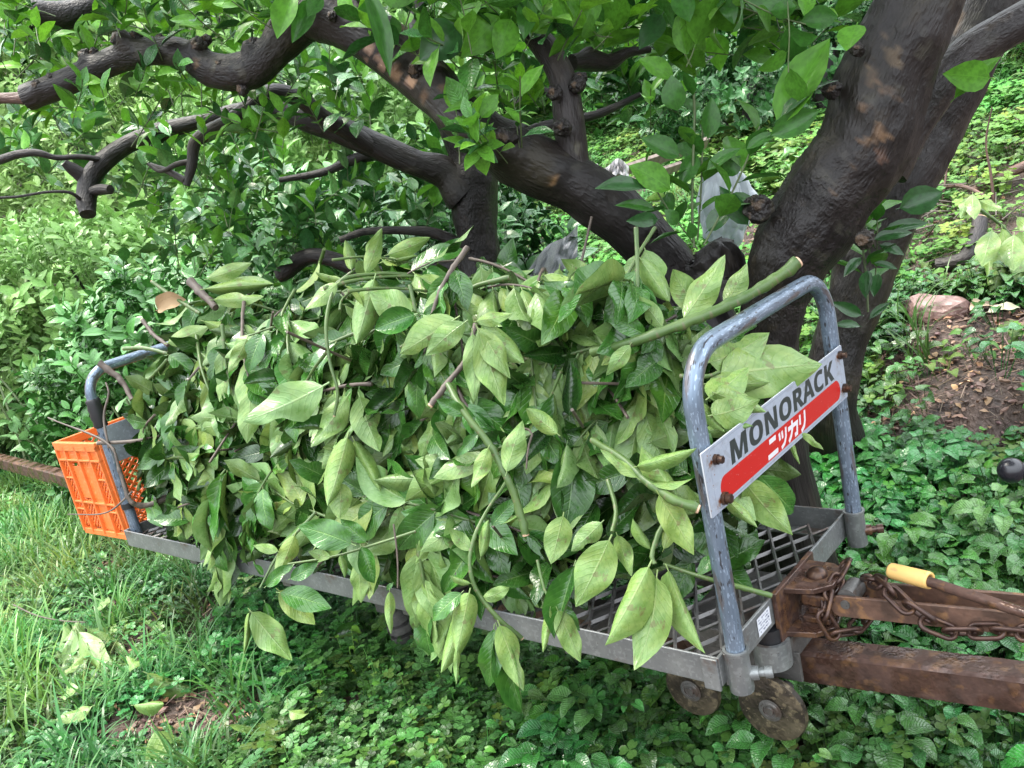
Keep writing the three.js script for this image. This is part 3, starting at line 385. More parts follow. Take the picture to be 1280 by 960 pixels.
for (const [l, x, y, R, n, sz, m, i] of [['low dark bush on the bank under the small forked trunk', 925, 165, V(0.75, 0.4, 0.5), 420, 0.2, 0, 0], ['leafy bush on the bank between the limb and the upright branch', 800, 150, V(0.7, 0.55, 0.5), 480, 0.21, 1, 1], ['dark leafy bush behind the scarred trunk up the bank', 1040, 120, V(0.7, 0.6, 0.5), 460, 0.21, 0, 2], ['green bush on the bank at the upper right edge', 1262, 75, V(0.7, 0.4, 0.5), 380, 0.2, 1, 3]]) { const p = gnd(x, y); shrub('bush', l, 'shrub', V(p.x, p.y + R.y * 0.5, p.z), R, n, sz, m ? midLeaf : deepLeaf, 620 + i * 11); }
const farTrees = [
  ['bright leafy tree filling the background at the upper left corner', V(-9.5, 2.2, -3.0), V(2.6, 2.4, 2.4), limeLeaf, 2200, 0.34],
  ['pale green tree in the background above the upper left limb', V(-7.6, 2.6, -6.2), V(2.6, 2.2, 2.4), paleLeaf, 2200, 0.34],
  ['mid green tree in the background over the forked trunk', V(-4.9, 2.6, -6.6), V(2.2, 1.8, 1.9), farLeaf, 1800, 0.3],
  ['dark green tree in the background between the forked tree and the leafy sprouts', V(-3.1, 2.35, -6.9), V(1.7, 1.5, 1.5), midLeaf, 1500, 0.28],
  ['dark leafy tree in the background above the white bag', V(-1.9, 2.5, -7.6), V(1.6, 1.5, 1.5), deepLeaf, 1500, 0.28],
  ['dark tree in the background at the upper edge left of the scarred trunk', V(-0.95, 2.9, -8.6), V(1.6, 1.5, 1.5), midLeaf, 1300, 0.28],
  ['light green tree in the background at the top right corner', V(0.4, 3.1, -9.5), V(1.8, 1.6, 1.6), farLeaf, 1300, 0.28],
];
farTrees.forEach(([l, c, R, m, k, s], i) => shrub('background_tree', l, 'tree', c, R, k, s, m, 700 + i * 17, null, { stems: 4, r: 0.07 }));
{ // two slim trunks up the bank
  for (const [i, l, pts] of [[0, 'small dark forked trunk up the bank left of the scarred trunk', [[938, 122, 6.2, 18], [942, 105, 6.2, 15], [952, 92, 6.2, 13], [972, 80, 6.2, 11], [995, 66, 6.2, 9], [1020, 30, 6.2, 7]]], [1, 'dark trunk up the bank half hidden by the scarred trunk', [[1030, 110, 6.0, 34], [1034, 80, 6.0, 30], [1030, 50, 6.0, 24], [1012, 20, 6.0, 18], [990, -20, 6.0, 12]]]]) {
    const p = px(pts), b = onGround(p[0][0].x, p[0][0].z), t = thing('orchard_tree', l, 'tree', b); limb('trunk', t, [[b.clone().add(V(0, -0.1, 0)), p[0][1] * 1.3], ...p], { radial: 10, seed: 80 + i, dark: 0.5, step: 0.04 });
  }
  const w = new THREE.Group(); w.name = 'woodland'; w.userData = { kind: 'stuff', label: 'far green thicket covering the top of the bank', category: 'thicket' }; scene.add(w);
  const r = rng(900), spots = []; for (let i = 0; i < 9000; i++) { const d = 9 + 16 * r(), x = 60 + r() * 1300 - 100, p = at(x, 200, d), q = onGround(p.x, p.z), hgt = r() * (3.2 + 1.4 * fbm(p.x * 0.4, p.z * 0.4, 3, 2)); spots.push([q.add(V(0, hgt, 0)), V(r() - 0.5, 0.8, r() - 0.5).normalize(), 0.4 * lerp(0.7, 1.3, r()), lerp(0.6, 1.3, r())]); }
  leafMass(w, 'foliage', farLeaf, spots);
}
{ // large pale-leaved plants by the rail at the left
  const m = foliage(0.2, 0.42, 0.15, { clearcoat: 0.35, roughness: 0.9 });
  for (const [i, l, x, y, d, s] of [[0, 'broad-leaved pale weed growing over the rail end at the far left', 15, 545, 5.9, 1.0], [1, 'broad-leaved pale weed behind the orange crate', 75, 535, 5.6, 1.0], [2, 'broad-leaved weed between the pale weeds and the shrubs', 60, 510, 5.2, 1.2], [3, 'pale broad-leaved weed at the left edge below the shrubs', -30, 520, 6.2, 1.2], [4, 'broad-leaved weed behind the rear hoop', 140, 500, 4.1, 0.9]]) {
    const p = at(x, y, d), b = onGround(p.x, p.z), t = thing('broadleaf_weed', l, 'plant', b), r = rng(950 + i), leaves = [], stems = [];
    for (let k = 0; k < 12; k++) { const dir = V((r() - 0.5) * 1.3, 1, (r() - 0.5) * 1.3).normalize(); shoot(b.clone().add(V((r() - 0.5) * 0.35, 0, (r() - 0.5) * 0.35)), dir, (0.3 + 0.4 * r()) * s, 6, 0.12, r, leaves, stems, 1.2); } dress(t, leaves, stems, [m], 60);
  }
}
// ---------------------------------------------------------------- the rail
const railZ = (x) => (x > 0.4 ? lerp(-0.01, -0.075, sstep(0.4, 1.6, x) * 1.15) + 0.035 * sstep(0.2, 1.0, x) : -0.01 - 0.33 * (0.4 - x) / 4.2), railY = (x) => -0.152 + 0.012 * sstep(0.95, 1.5, x) ;
const RW = 0.062;
const rail = thing('monorail', 'rusty square steel rail running under the cart and past the crate, toothed below', 'rail', V(0, G0, 0));
{
  const x0 = -5.2, x1 = 3.2, n = 140, sec = [[-1, 0.4], [-0.86, 0.06], [-0.6, 0], [0.6, 0], [0.86, 0.06], [1, 0.4]], full = [];
  const prof = [[-RW / 2, -RW], [-RW / 2, -0.006], [-RW / 2 + 0.006, 0], [RW / 2 - 0.006, 0], [RW / 2, -0.006], [RW / 2, -RW], [-RW / 2, -RW]];
  const P = [], U = [], I = []; for (let i = 0; i <= n; i++) { const x = lerp(x0, x1, i / n), z = railZ(x), y = railY(x); let s = 0; prof.forEach(([a, b], k) => { if (k) s += Math.hypot(a - prof[k - 1][0], b - prof[k - 1][1]); P.push(x, y + b, z - a); U.push(x, s); }); }
  const m = prof.length; for (let i = 0; i < n; i++) for (let k = 0; k < m - 1; k++) { const a = i * m + k, b = a + 1, c = a + m, d = c + 1; I.push(a, c, b, b, c, d); }
  let g = new THREE.BufferGeometry(); g.setAttribute('position', new THREE.Float32BufferAttribute(P, 3)); g.setAttribute('uv', new THREE.Float32BufferAttribute(U, 2)); g.setIndex(I); g = toCreasedNormals(g, 0.5);
  part('rail_beam', local(clean(g), rail), rustMat, rail);
  const teeth = []; for (let x = -1.6; x < 2.2; x += 0.034) { const z = railZ(x), y = railY(x) - RW; teeth.push(box(0.018, 0.014, 0.03, x, y - 0.007, z, 0.003)); }
  part('rack_teeth', local(boxUV(merged(teeth)), rail), rustMat, rail, 'stuff');
  for (const x of [-4.6, -1.9, -0.13, 2.4]) {
    const z = railZ(x), y = railY(x) - RW, gy = H(x, z) - 0.05, s = x === -0.13 ? 1 : 0.9;
    const st = part('rail_post', local(boxUV(merged([rod(V(x - 0.02, gy, z + 0.09), V(x, y - 0.05, z + 0.085), 0.019 * s, 12), rod(V(x - 0.02, gy, z - 0.09), V(x, y - 0.05, z - 0.085), 0.019 * s, 12)]), 1), rail), darkSteel, rail);
    part('clamp', local(boxUV(merged([box(0.06, 0.03, 0.25, x, y - 0.02, z, 0.004), rod(V(x, y - 0.075, z + 0.085), V(x, y - 0.02, z + 0.085), 0.03, 12), rod(V(x, y - 0.105, z + 0.086), V(x, y - 0.085, z + 0.086), 0.034, 12), rod(V(x, y - 0.135, z + 0.087), V(x, y - 0.118, z + 0.087), 0.03, 12), rod(V(x, y - 0.075, z - 0.085), V(x, y - 0.02, z - 0.085), 0.03, 12)])), rail), darkSteel, rail);
  }
}

// ---------------------------------------------------------------- the cart
const cart = thing('rail_cart', 'grey steel monorail cargo cart with mesh deck, tube hoops and red-banded sign', 'cart', V(0, 0, 0));
const LX = 1.013, WZ = 0.29, FH = 0.052;
{
  const beam = (w, h, d, x, y, z) => boxUV(box(w, h, d, x, y, z, 0.003));
  for (const s of [1, -1]) { // channel: upright web and a lip turned inwards
    part('side_rail', boxUV(merged([box(2 * LX - 0.004, FH, 0.005, 0, -FH / 2, s * (WZ - 0.0025)), box(2 * LX - 0.02, 0.005, 0.03, 0, -FH + 0.0025, s * (WZ - 0.02))])), frameMat, cart);
    part('end_rail', boxUV(merged([box(0.006, FH, 2 * WZ + 0.001, s * LX, -FH / 2 + 0.0005, 0), box(0.03, 0.005, 2 * WZ - 0.04, s * (LX - 0.018), -FH + 0.003, 0)])), frameMat, cart);
  }
  for (const x of [-0.65, -0.2, 0.25, 0.7]) part('cross_member', beam(0.035, 0.03, 2 * WZ - 0.014, x, -0.053, 0), darkSteel, cart);
  for (const z of [-0.1, 0.1]) part('under_rail', beam(1.9, 0.04, 0.03, 0, -0.088, z), darkSteel, cart);
  // expanded metal: strands twisted slightly, long way across the cart
  const CX = 0.046, CZ = 0.08, st = [], y0 = -0.026;
  const proto = new THREE.BoxGeometry(1, 0.007, 0.0042);
  for (let i = -22; i <= 22; i++) for (let j = -5; j < 4; j++) for (const [dx, dz] of [[CX / 2, CZ / 2], [CX / 2, -CZ / 2], [-CX / 2, CZ / 2], [-CX / 2, -CZ / 2]]) {
    const x = i * CX, z = j * CZ + 0.03; const a = V(x, y0, z), b = V(x + dx, y0, z + dz); const lx = LX - 0.006, lz = WZ - 0.007; if (Math.abs(a.x) > lx || Math.abs(a.z) > lz) continue;
    const f = Math.min(1, Math.abs(b.x) > lx ? (lx - Math.abs(a.x)) / Math.abs(b.x - a.x) : 1, Math.abs(b.z) > lz ? (lz - Math.abs(a.z)) / Math.abs(b.z - a.z) : 1); b.lerpVectors(a, b, f); if (f < 0.08) continue;
    const d = b.clone().sub(a), g = proto.clone(); g.scale(d.length() + 0.004, 1, 1).rotateX(0.5).rotateY(-Math.atan2(d.z, d.x)).translate((a.x + b.x) / 2, y0 + 0.001 * Math.sign(dz * dx), (a.z + b.z) / 2); st.push(clean(g));
  }
  part('mesh_deck', boxUV(merged(st)), deckMat, cart);
  // hoops
  const hoop = (x, h, zz, y0, mat, r, top = 0.085) => {
    const path = new THREE.CurvePath(), a = top, A = V(x, y0, zz), B = V(x, h - a, zz), C = V(x, h, zz), D = V(x, h, zz - a), E = V(x, h, -zz + a), F = V(x, h, -zz), G = V(x, h - a, -zz), K = V(x, y0, -zz);
    path.add(new THREE.LineCurve3(A, B)); path.add(new THREE.CubicBezierCurve3(B, B.clone().lerp(C, 0.56), D.clone().lerp(C, 0.56), D)); path.add(new THREE.LineCurve3(D, E)); path.add(new THREE.CubicBezierCurve3(E, E.clone().lerp(F, 0.56), G.clone().lerp(F, 0.56), G)); path.add(new THREE.LineCurve3(G, K));
    const pts = path.getPoints(14), u = [pts[0]]; for (const p of pts) if (p.distanceTo(u[u.length - 1]) > 1e-4) u.push(p);
    const g = new THREE.TubeGeometry(new THREE.CatmullRomCurve3(u, false, 'centripetal'), 160, r, 16); const uv = g.attributes.uv; for (let i = 0; i < uv.count; i++) uv.setXY(i, uv.getX(i) * 1.5, uv.getY(i) * 0.33); return part('hoop', clean(g), mat, cart);
  };
  const hx = LX + 0.024, hz = 0.268;
  const front = hoop(hx, 0.5, hz, -0.055, blueGalv, 0.0155);
  const rear = hoop(-LX + 0.02, 0.5, 0.262, -0.045, blueGalv, 0.0155, 0.075);
  for (const s of [1, -1]) {
    const g = new THREE.LatheGeometry([[0.016, -0.066], [0.0195, -0.065], [0.02, -0.062], [0.0195, 0.004], [0.0215, 0.008], [0.0212, 0.011], [0.0165, 0.011]].map(([a, b]) => new THREE.Vector2(a, b)), 24).translate(hx, 0, s * hz);
    const so = part('post_socket', boxUV(toCreasedNormals(clean(g), 0.6)), frameMat, cart);
    const ax = V(0.9, 0.02, -0.42).normalize(), p0 = V(hx, -0.036, s * hz);
    part('bolt', boxUV(merged([rod(p0.clone().addScaledVector(ax, 0.016), p0.clone().addScaledVector(ax, 0.03), 0.0125, 6), rod(p0.clone().addScaledVector(ax, 0.03), p0.clone().addScaledVector(ax, 0.042), 0.0075, 8), rod(p0.clone().addScaledVector(ax, 0.04), p0.clone().addScaledVector(ax, 0.052), 0.0105, 6)])), s > 0 ? frameMat : rustMat, so);
  }
  // corner gusset, sticker
  part('gusset', boxUV(merged([box(0.012, 0.058, 0.03, LX + 0.006, -0.03, WZ - 0.03), box(0.03, 0.058, 0.006, LX - 0.013, -0.029, WZ + 0.004)])), frameMat, cart);
  {
    const cv = document.createElement('canvas'); cv.width = 128; cv.height = 96; const c = cv.getContext('2d'); c.fillStyle = '#c3c6cc'; c.fillRect(0, 0, 128, 96); const r = rng(5); c.fillStyle = '#454a66';
    for (let y = 10; y < 90; y += 16) for (let x = 8; x < 116; x += 9) if (r() < 0.75) c.fillRect(x + r() * 3, y + r() * 2, 3 + r() * 4, 6 + r() * 4); c.fillStyle = '#9a8a7c'; for (let i = 0; i < 30; i++) c.fillRect(r() * 128, r() * 96, 3 * r(), 3 * r());
    const t = new THREE.CanvasTexture(cv); t.colorSpace = THREE.SRGBColorSpace; t.magFilter = THREE.LinearFilter; const g = new THREE.PlaneGeometry(0.05, 0.034).rotateY(Math.PI / 2).translate(LX + 0.0045, -0.024, 0.128); part('sticker', g, new THREE.MeshStandardMaterial({ map: t, roughness: 0.5 }), cart);
  }
  // name board on the front hoop
  const sign = new THREE.Group(); sign.name = 'sign_board'; cart.add(sign); sign.userData.label = 'white board with grey lettering and a red band';
  const bw = 0.566, bh = 0.104, bx = hx + 0.0185, bz = 0.02, by = 0.3085;
  {
    const W = 1632, Hh = 300, cv = document.createElement('canvas'); cv.width = W; cv.height = Hh; const c = cv.getContext('2d'), r = rng(17);
    c.fillStyle = '#8d95a2'; c.fillRect(0, 0, W, Hh); for (let i = 0; i < 500; i++) { c.fillStyle = `rgba(${r() < 0.5 ? '90,84,74' : '175,180,188'},${0.05 + 0.1 * r()})`; c.beginPath(); c.ellipse(r() * W, r() * Hh, 4 + 40 * r(), 2 + 10 * r(), r() * 3, 0, 7); c.fill(); }; c.strokeStyle = '#747b88'; c.lineWidth = 3; c.beginPath(); c.roundRect(52, 12, W - 104, Hh - 24, 36); c.stroke();
    c.fillStyle = '#262f2f'; c.save(); c.transform(1, 0, -0.1, 1, 0, 0); c.font = 'bold 138px sans-serif'; const s = 'MONORACK', tw = c.measureText(s).width; c.translate(238, 146); c.scale(1250 / tw, 1.04); c.fillText(s, 0, 0); c.lineWidth = 5; c.strokeStyle = '#262f2f'; c.strokeText(s, 0, 0); c.restore();
    c.fillStyle = '#a81512'; c.beginPath(); c.roundRect(108, 163, 1432, 112, 54); c.fill();
    c.strokeStyle = '#c4c2c6'; c.lineWidth = 24; c.lineCap = 'butt'; c.save(); c.transform(0.945, 0, -0.18, 1, -229, 0);
    const st2 = (...p) => { c.beginPath(); c.moveTo(p[0], p[1]); for (let i = 2; i < p.length; i += 2) c.lineTo(p[i], p[i + 1]); c.stroke(); };
    st2(935, 188, 1015, 188); st2(915, 256, 1035, 256); // ni
    c.lineWidth = 20; st2(1058, 184, 1064, 222); st2(1092, 184, 1098, 222); st2(1140, 180, 1138, 225, 1118, 252, 1078, 264); // small tsu
    c.lineWidth = 22; st2(1168, 204, 1288, 204, 1280, 256, 1250, 258); st2(1222, 174, 1222, 216, 1204, 244, 1172, 266); // ka
    st2(1326, 180, 1326, 230); st2(1390, 176, 1390, 226, 1376, 252, 1338, 268); // ri
    c.restore();
    for (const [bx0, by0] of [[66, 65], [84, 255], [1560, 45], [1568, 238]]) for (let i = 0; i < 90; i++) { const q = r() * r(), a = r() * 7; c.fillStyle = `rgba(95,52,28,${0.25 * (1 - q)})`; c.beginPath(); c.ellipse(bx0 + Math.cos(a) * q * 60, by0 + Math.sin(a) * q * 40 + r() * 50 * q, 2 + 6 * r(), 2 + 9 * r(), 0, 0, 7); c.fill(); } c.strokeStyle = 'rgba(120,116,112,0.5)'; c.lineWidth = 1.5; for (let i = 0; i < 40; i++) { const x = r() * W, y = r() * Hh; c.beginPath(); c.moveTo(x, y); c.lineTo(x + (r() - 0.5) * 80, y + (r() - 0.5) * 40); c.stroke(); }
    c.fillStyle = 'rgba(110,70,45,0.85)'; for (let i = 0; i < 26; i++) { const x = r() < 0.5 ? r() * 160 : W - r() * 90, y = r() * Hh; c.beginPath(); c.ellipse(x, y, 1 + 5 * r(), 1 + 3 * r(), 0, 0, 7); c.fill(); } c.fillStyle = 'rgba(235,225,225,0.8)'; for (let i = 0; i < 60; i++) { c.beginPath(); c.ellipse(r() * W, 165 + r() * 110, 0.6 + 1.6 * r(), 0.6 + 1.6 * r(), 0, 0, 7); c.fill(); }
    const t = new THREE.CanvasTexture(cv); t.colorSpace = THREE.SRGBColorSpace; t.magFilter = THREE.LinearFilter;
    const face = new THREE.PlaneGeometry(bw, bh, 8, 1).rotateY(Math.PI / 2); face.translate(bx + 0.0022, by, bz);
    part('board', boxUV(box(0.003, bh, bw, bx, by, bz, 0.001)), new THREE.MeshStandardMaterial({ color: RGB(0.45, 0.47, 0.5), roughness: 0.4 }), sign);
    part('lettering', face, new THREE.MeshStandardMaterial({ map: t, roughness: 0.32 }), sign);
  }
  for (const [y, z, s] of [[0.338, 0.268, 1], [0.272, 0.262, 1.25], [0.345, -0.247, 1], [0.278, -0.249, 1.1]]) part('bolt', boxUV(merged([rod(V(bx - 0.004, y, z), V(bx + 0.008, y, z), 0.0085 * s, 8), rod(V(bx + 0.007, y, z), V(bx + 0.016, y, z), 0.0062 * s, 6)])), pinMat, sign);
  // plate on the rear hoop
  const rp = new THREE.Group(); rp.name = 'rear_plate'; rp.userData.label = 'grey plate with a red disc and black marks on the rear hoop'; cart.add(rp); const rx = -LX + 0.042;
  const plateMat = new THREE.MeshStandardMaterial({ map: galvMap, color: RGB(0.85, 0.88, 0.92), roughness: 0.5 });
  part('plate', boxUV(box(0.003, 0.115, 0.54, rx, 0.275, 0, 0.001)), plateMat, rp);
  part('red_disc', new THREE.CylinderGeometry(0.03, 0.03, 0.002, 24).rotateZ(Math.PI / 2).translate(rx + 0.0028, 0.262, 0.08), new THREE.MeshStandardMaterial({ color: RGB(0.55, 0.03, 0.03), roughness: 0.4 }), rp);
  part('black_mark', merged([box(0.002, 0.03, 0.012, rx + 0.0028, 0.31, 0.045), box(0.002, 0.012, 0.035, rx + 0.0032, 0.316, 0.05), box(0.002, 0.035, 0.05, rx + 0.0028, 0.305, -0.01)]), blackRubber, rp);
  const tape = new THREE.LatheGeometry([[0.0165, -0.045], [0.021, -0.04], [0.019, -0.025], [0.0225, -0.012], [0.02, 0], [0.0225, 0.015], [0.0195, 0.028], [0.0215, 0.04], [0.0165, 0.045]].map(([a, b]) => new THREE.Vector2(a, b)), 14).translate(-LX + 0.02, 0.375, 0.262);
  part('black_tape', tape, blackRubber, cart);
  part('black_tape', new THREE.CylinderGeometry(0.02, 0.02, 0.018, 14).translate(-LX + 0.02, 0.075, 0.262), blackRubber, cart);
  // hitch on the front end
  const hitch = new THREE.Group(); hitch.name = 'hitch'; cart.add(hitch); const ex = LX + 0.003;
  const plate = (pts, y, t) => { const s = new THREE.Shape(pts.map(([a, b]) => new THREE.Vector2(a, b))); const g = new THREE.ExtrudeGeometry(s, { depth: t, bevelEnabled: true, bevelSize: 0.0012, bevelThickness: 0.0012, bevelSegments: 1 }); return g.rotateX(Math.PI / 2).translate(0, y, 0); };
  part('hitch_plate', boxUV(clean(plate([[ex, -0.055], [ex + 0.06, -0.055], [ex + 0.085, -0.035], [ex + 0.085, 0.02], [ex + 0.06, 0.045], [ex, 0.06]], 0.003, 0.008))), rustMat, hitch);
  part('hitch_plate', boxUV(clean(plate([[ex, -0.07], [ex + 0.07, -0.06], [ex + 0.085, 0.03], [ex + 0.06, 0.06], [ex, 0.075]], -0.075, 0.008))), rustMat, hitch);
  part('backing_plate', boxUV(box(0.01, 0.1, 0.17, ex + 0.006, -0.04, 0.005)), rustMat, hitch);
  part('hitch_block', boxUV(merged([box(0.06, 0.026, 0.06, ex + 0.055, -0.03, 0.0, 0.006), box(0.05, 0.014, 0.05, ex + 0.06, -0.052, 0.0, 0.003), box(0.05, 0.012, 0.064, ex + 0.05, -0.068, 0, 0.003)])), rustMat, hitch);
  const dome = new THREE.SphereGeometry(0.019, 18, 10, 0, Math.PI * 2, 0, Math.PI / 2).scale(1, 0.85, 1).translate(ex + 0.048, 0.004, -0.004); part('pin', boxUV(merged([dome, rod(V(ex + 0.048, -0.09, -0.004), V(ex + 0.048, 0.005, -0.004), 0.012, 12)])), pinMat, hitch);
  // suspension drum and bogie under the front
  const ring = new THREE.LatheGeometry([[0.026, -0.03], [0.034, -0.03], [0.034, 0.02], [0.026, 0.02], [0.026, -0.02]].map(([a, b]) => new THREE.Vector2(a, b)), 26).translate(1.0, -0.105, 0.085);
  part('spring_cup', boxUV(toCreasedNormals(clean(ring), 0.6)), frameMat, cart);
  part('rubber_spring', new THREE.CylinderGeometry(0.024, 0.024, 0.06, 18).translate(1.0, -0.09, 0.085), blackRubber, cart);
  part('bogie_frame', boxUV(merged([box(0.05, 0.05, 0.2, 1.005, -0.115, -0.03), box(0.22, 0.06, 0.008, 0.93, -0.15, 0.062), box(0.22, 0.06, 0.008, 0.93, -0.15, -0.075), box(0.12, 0.05, 0.16, 0.9, -0.085, 0)])), darkSteel, cart);
  const discMap = tex(256, 256, (u, v) => { const n = fbm(u * 9, v * 9, 4, 5, 9), m = sstep(0.5, 0.68, fbm(u * 5, v * 5, 8, 4, 5)), f = vnoise(u * 80, v * 80, 1, 80); let c = mix3([0.045, 0.036, 0.025], [0.15, 0.12, 0.08], n); c = mix3(c, [0.02, 0.016, 0.013], m * 0.85); c = mix3(c, [0.2, 0.16, 0.1], sstep(0.62, 0.72, fbm(u * 22, v * 22, 13, 4, 22)) * 0.6); return f > 0.93 ? [0.22, 0.18, 0.13] : c; }, true, 5);
  const discMat = new THREE.MeshStandardMaterial({ map: discMap, roughness: 0.42, metalness: 0.4, bumpMap: rustBump, bumpScale: 0.0025 });
  const wheel = (x, y, z, r, back) => {
    const w = new THREE.Group(); w.name = 'wheel'; w.position.set(x, y, z); cart.add(w); if (back) w.rotation.y = Math.PI;
    const g = new THREE.LatheGeometry([[0.001, 0.011], [0.018, 0.011], [0.019, 0.008], [r * 0.9, 0.0075], [r * 0.97, 0.006], [r, 0.002], [r, -0.004], [r * 0.9, -0.006], [0.02, -0.006]].map(([a, b]) => new THREE.Vector2(a, b)), 48).rotateX(Math.PI / 2);
    part('disc', boxUV(toCreasedNormals(clean(g), 0.5)), discMat, w);
    const hubg = new THREE.LatheGeometry([[0.001, 0.0145], [0.007, 0.0145], [0.0085, 0.0115], [0.012, 0.0115], [0.0125, 0.014], [0.0155, 0.014], [0.017, 0.0112], [0.022, 0.0105]].map(([a, b]) => new THREE.Vector2(a, b)), 28).rotateX(Math.PI / 2); part('hub', boxUV(toCreasedNormals(clean(hubg), 0.5)), darkSteel, w);
    part('axle', rod(V(0, 0, 0), V(0, 0, -0.07), 0.012, 12), darkSteel, w);
  };
  wheel(0.993, -0.218, 0.105, 0.066, false); wheel(0.993, -0.215, -0.085, 0.064, true); wheel(0.826, -0.222, 0.1, 0.058, false); wheel(0.826, -0.22, -0.085, 0.058, true);
  // brackets under the crate, bolted to the rear end
  for (const z of [0.17, -0.12]) part('carrier_arm', boxUV(box(0.4, 0.012, 0.035, -LX - 0.2, -0.056, z)), darkSteel, cart);
}

// drawbar, chain, lever, knob of the tractor outside the frame
const bar = thing('drawbar', 'rusty steel channel drawbar pulling away from the hitch to the right edge', 'drawbar', V(1.12, -0.04, 0));
{
  const side = (z) => { const s = new THREE.Shape(), x0 = 1.098, x1 = 2.6; s.moveTo(x0 + 0.014, -0.038); s.quadraticCurveTo(x0, -0.036, x0, -0.018); s.quadraticCurveTo(x0, -0.002, x0 + 0.016, 0); s.lineTo(x1, 0.095); s.lineTo(x1, 0.063); s.closePath(); return boxUV(clean(new THREE.ExtrudeGeometry(s, { depth: 0.005, bevelEnabled: true, bevelSize: 0.001, bevelThickness: 0.001, bevelSegments: 1 }).translate(0, -0.012, z))); };
  part('flange', local(side(0.026), bar), barSteel, bar); part('flange', local(side(-0.032), bar), barSteel, bar);
  part('web', local(boxUV(box(1.42, 0.004, 0.052, 0, 0, 0)).rotateZ(0.066).translate(1.86, 0.008, -0.001), bar), rustMat, bar);
  part('roller', local(boxUV(merged([rod(V(1.125, -0.024, -0.036), V(1.125, -0.024, 0.036), 0.008, 12), rod(V(1.125, -0.018, -0.023), V(1.125, -0.018, 0.023), 0.0175, 18)])), bar), darkSteel, bar);
}
{
  const chain = thing('chain', 'rusty steel link chain looped at the hitch and slung along the drawbar', 'chain', V(1.1, -0.05, 0.04));
  const run = (list, pitch) => {
    const c = new THREE.CatmullRomCurve3(list.map(([x, y, d]) => at(x, y, d)), false, 'centripetal'), n = Math.round(c.getLength() / pitch), lc = new THREE.CurvePath();
    for (let i = 0; i <= n; i++) {
      const u = i / n, p = c.getPointAt(u), T = c.getTangentAt(u), view = EYE.clone().sub(p).normalize(), b = view.sub(T.clone().multiplyScalar(view.dot(T))).normalize(); b.applyAxisAngle(T, i % 2 ? 1.25 : -0.32);
      const a = 0.0158, h = 0.0115, pts = []; for (let k = 0; k < 24; k++) { const f = k / 24 * Math.PI * 2, cx = Math.cos(f), cy = Math.sin(f); pts.push(V(Math.sign(cx) * a + cx * h * 1.0, cy * h, 0)); }
      const g = new THREE.TubeGeometry(new THREE.CatmullRomCurve3(pts, true), 36, 0.0041, 8, true); g.applyMatrix4(basis(T, b.clone().cross(T).cross(T).negate(), p).clone()); part('link', local(boxUV(clean(g)), chain), pinMat, chain);
    }
  };
  run([[1052, 716, 1.62], [1042, 735, 1.6], [1034, 758, 1.585], [1033, 775, 1.58], [1042, 788, 1.58], [1060, 790, 1.58], [1075, 778, 1.59], [1083, 765, 1.61], [1086, 745, 1.61], [1086, 728, 1.6], [1096, 727, 1.55], [1112, 738, 1.5], [1130, 755, 1.475], [1150, 766, 1.465], [1166, 781, 1.46], [1186, 788, 1.45], [1215, 789, 1.43], [1250, 789, 1.4], [1300, 792, 1.36], [1400, 790, 1.3]], 0.0362);
  run([[1050, 712, 1.64], [1036, 728, 1.63], [1024, 745, 1.62], [1026, 760, 1.61]], 0.0362);
}
{
  const a = at(1163, 726, 1.48), b = at(1420, 812, 1.2), g0 = at(1112, 713, 1.54), lever = thing('brake_lever', 'dark steel lever rod with a worn yellow plastic grip above the drawbar', 'lever', b);
  part('rod', local(boxUV(rod(g0.clone().lerp(a, 0.6), b, 0.0085, 12)), lever), rustMat, lever);
  const L = g0.distanceTo(a), prof = [[0.002, 0.001], [0.011, 0], [0.0138, 0.004], [0.0142, L * 0.5], [0.0148, L * 0.93], [0.0138, L], [0.0085, L - 0.001], [0.0075, L - 0.01]].map(([x, y]) => new THREE.Vector2(x, y));
  const g = new THREE.LatheGeometry(prof, 24); g.applyQuaternion(new THREE.Quaternion().setFromUnitVectors(V(0, 1, 0), a.clone().sub(g0).normalize())).translate(g0.x, g0.y, g0.z);
  const ym = tex(128, 128, (u, v) => { const n = fbm(u * 6, v * 6, 1, 4, 6), s = sstep(0.62, 0.75, fbm(u * 12, v * 12, 5, 3, 12)); return mix3(mix3([0.6, 0.36, 0.1], [0.68, 0.44, 0.16], n), [0.3, 0.2, 0.1], s * 0.5); });
  part('grip', local(clean(g), lever), new THREE.MeshStandardMaterial({ map: ym, roughness: 0.5 }), lever);
}
{
  const k = at(1264, 588, 1.66), e = at(1420, 592, 1.6), knob = thing('control_lever', 'black ball knob on a dark lever at the right edge above the weeds', 'lever', e);
  const b = new THREE.SphereGeometry(0.024, 24, 16).translate(k.x, k.y, k.z), n = k.clone().lerp(e, 0.13); part('knob', local(merged([b, rod(k, n, 0.013, 16, 0.017), rod(n, k.clone().lerp(e, 0.2), 0.017, 16, 0.012)]), knob), new THREE.MeshStandardMaterial({ color: RGB(0.014, 0.014, 0.018), roughness: 0.22 }), knob);
  part('shaft', local(boxUV(rod(k.clone().lerp(e, 0.18), e, 0.007, 10)), knob), darkSteel, knob);
}

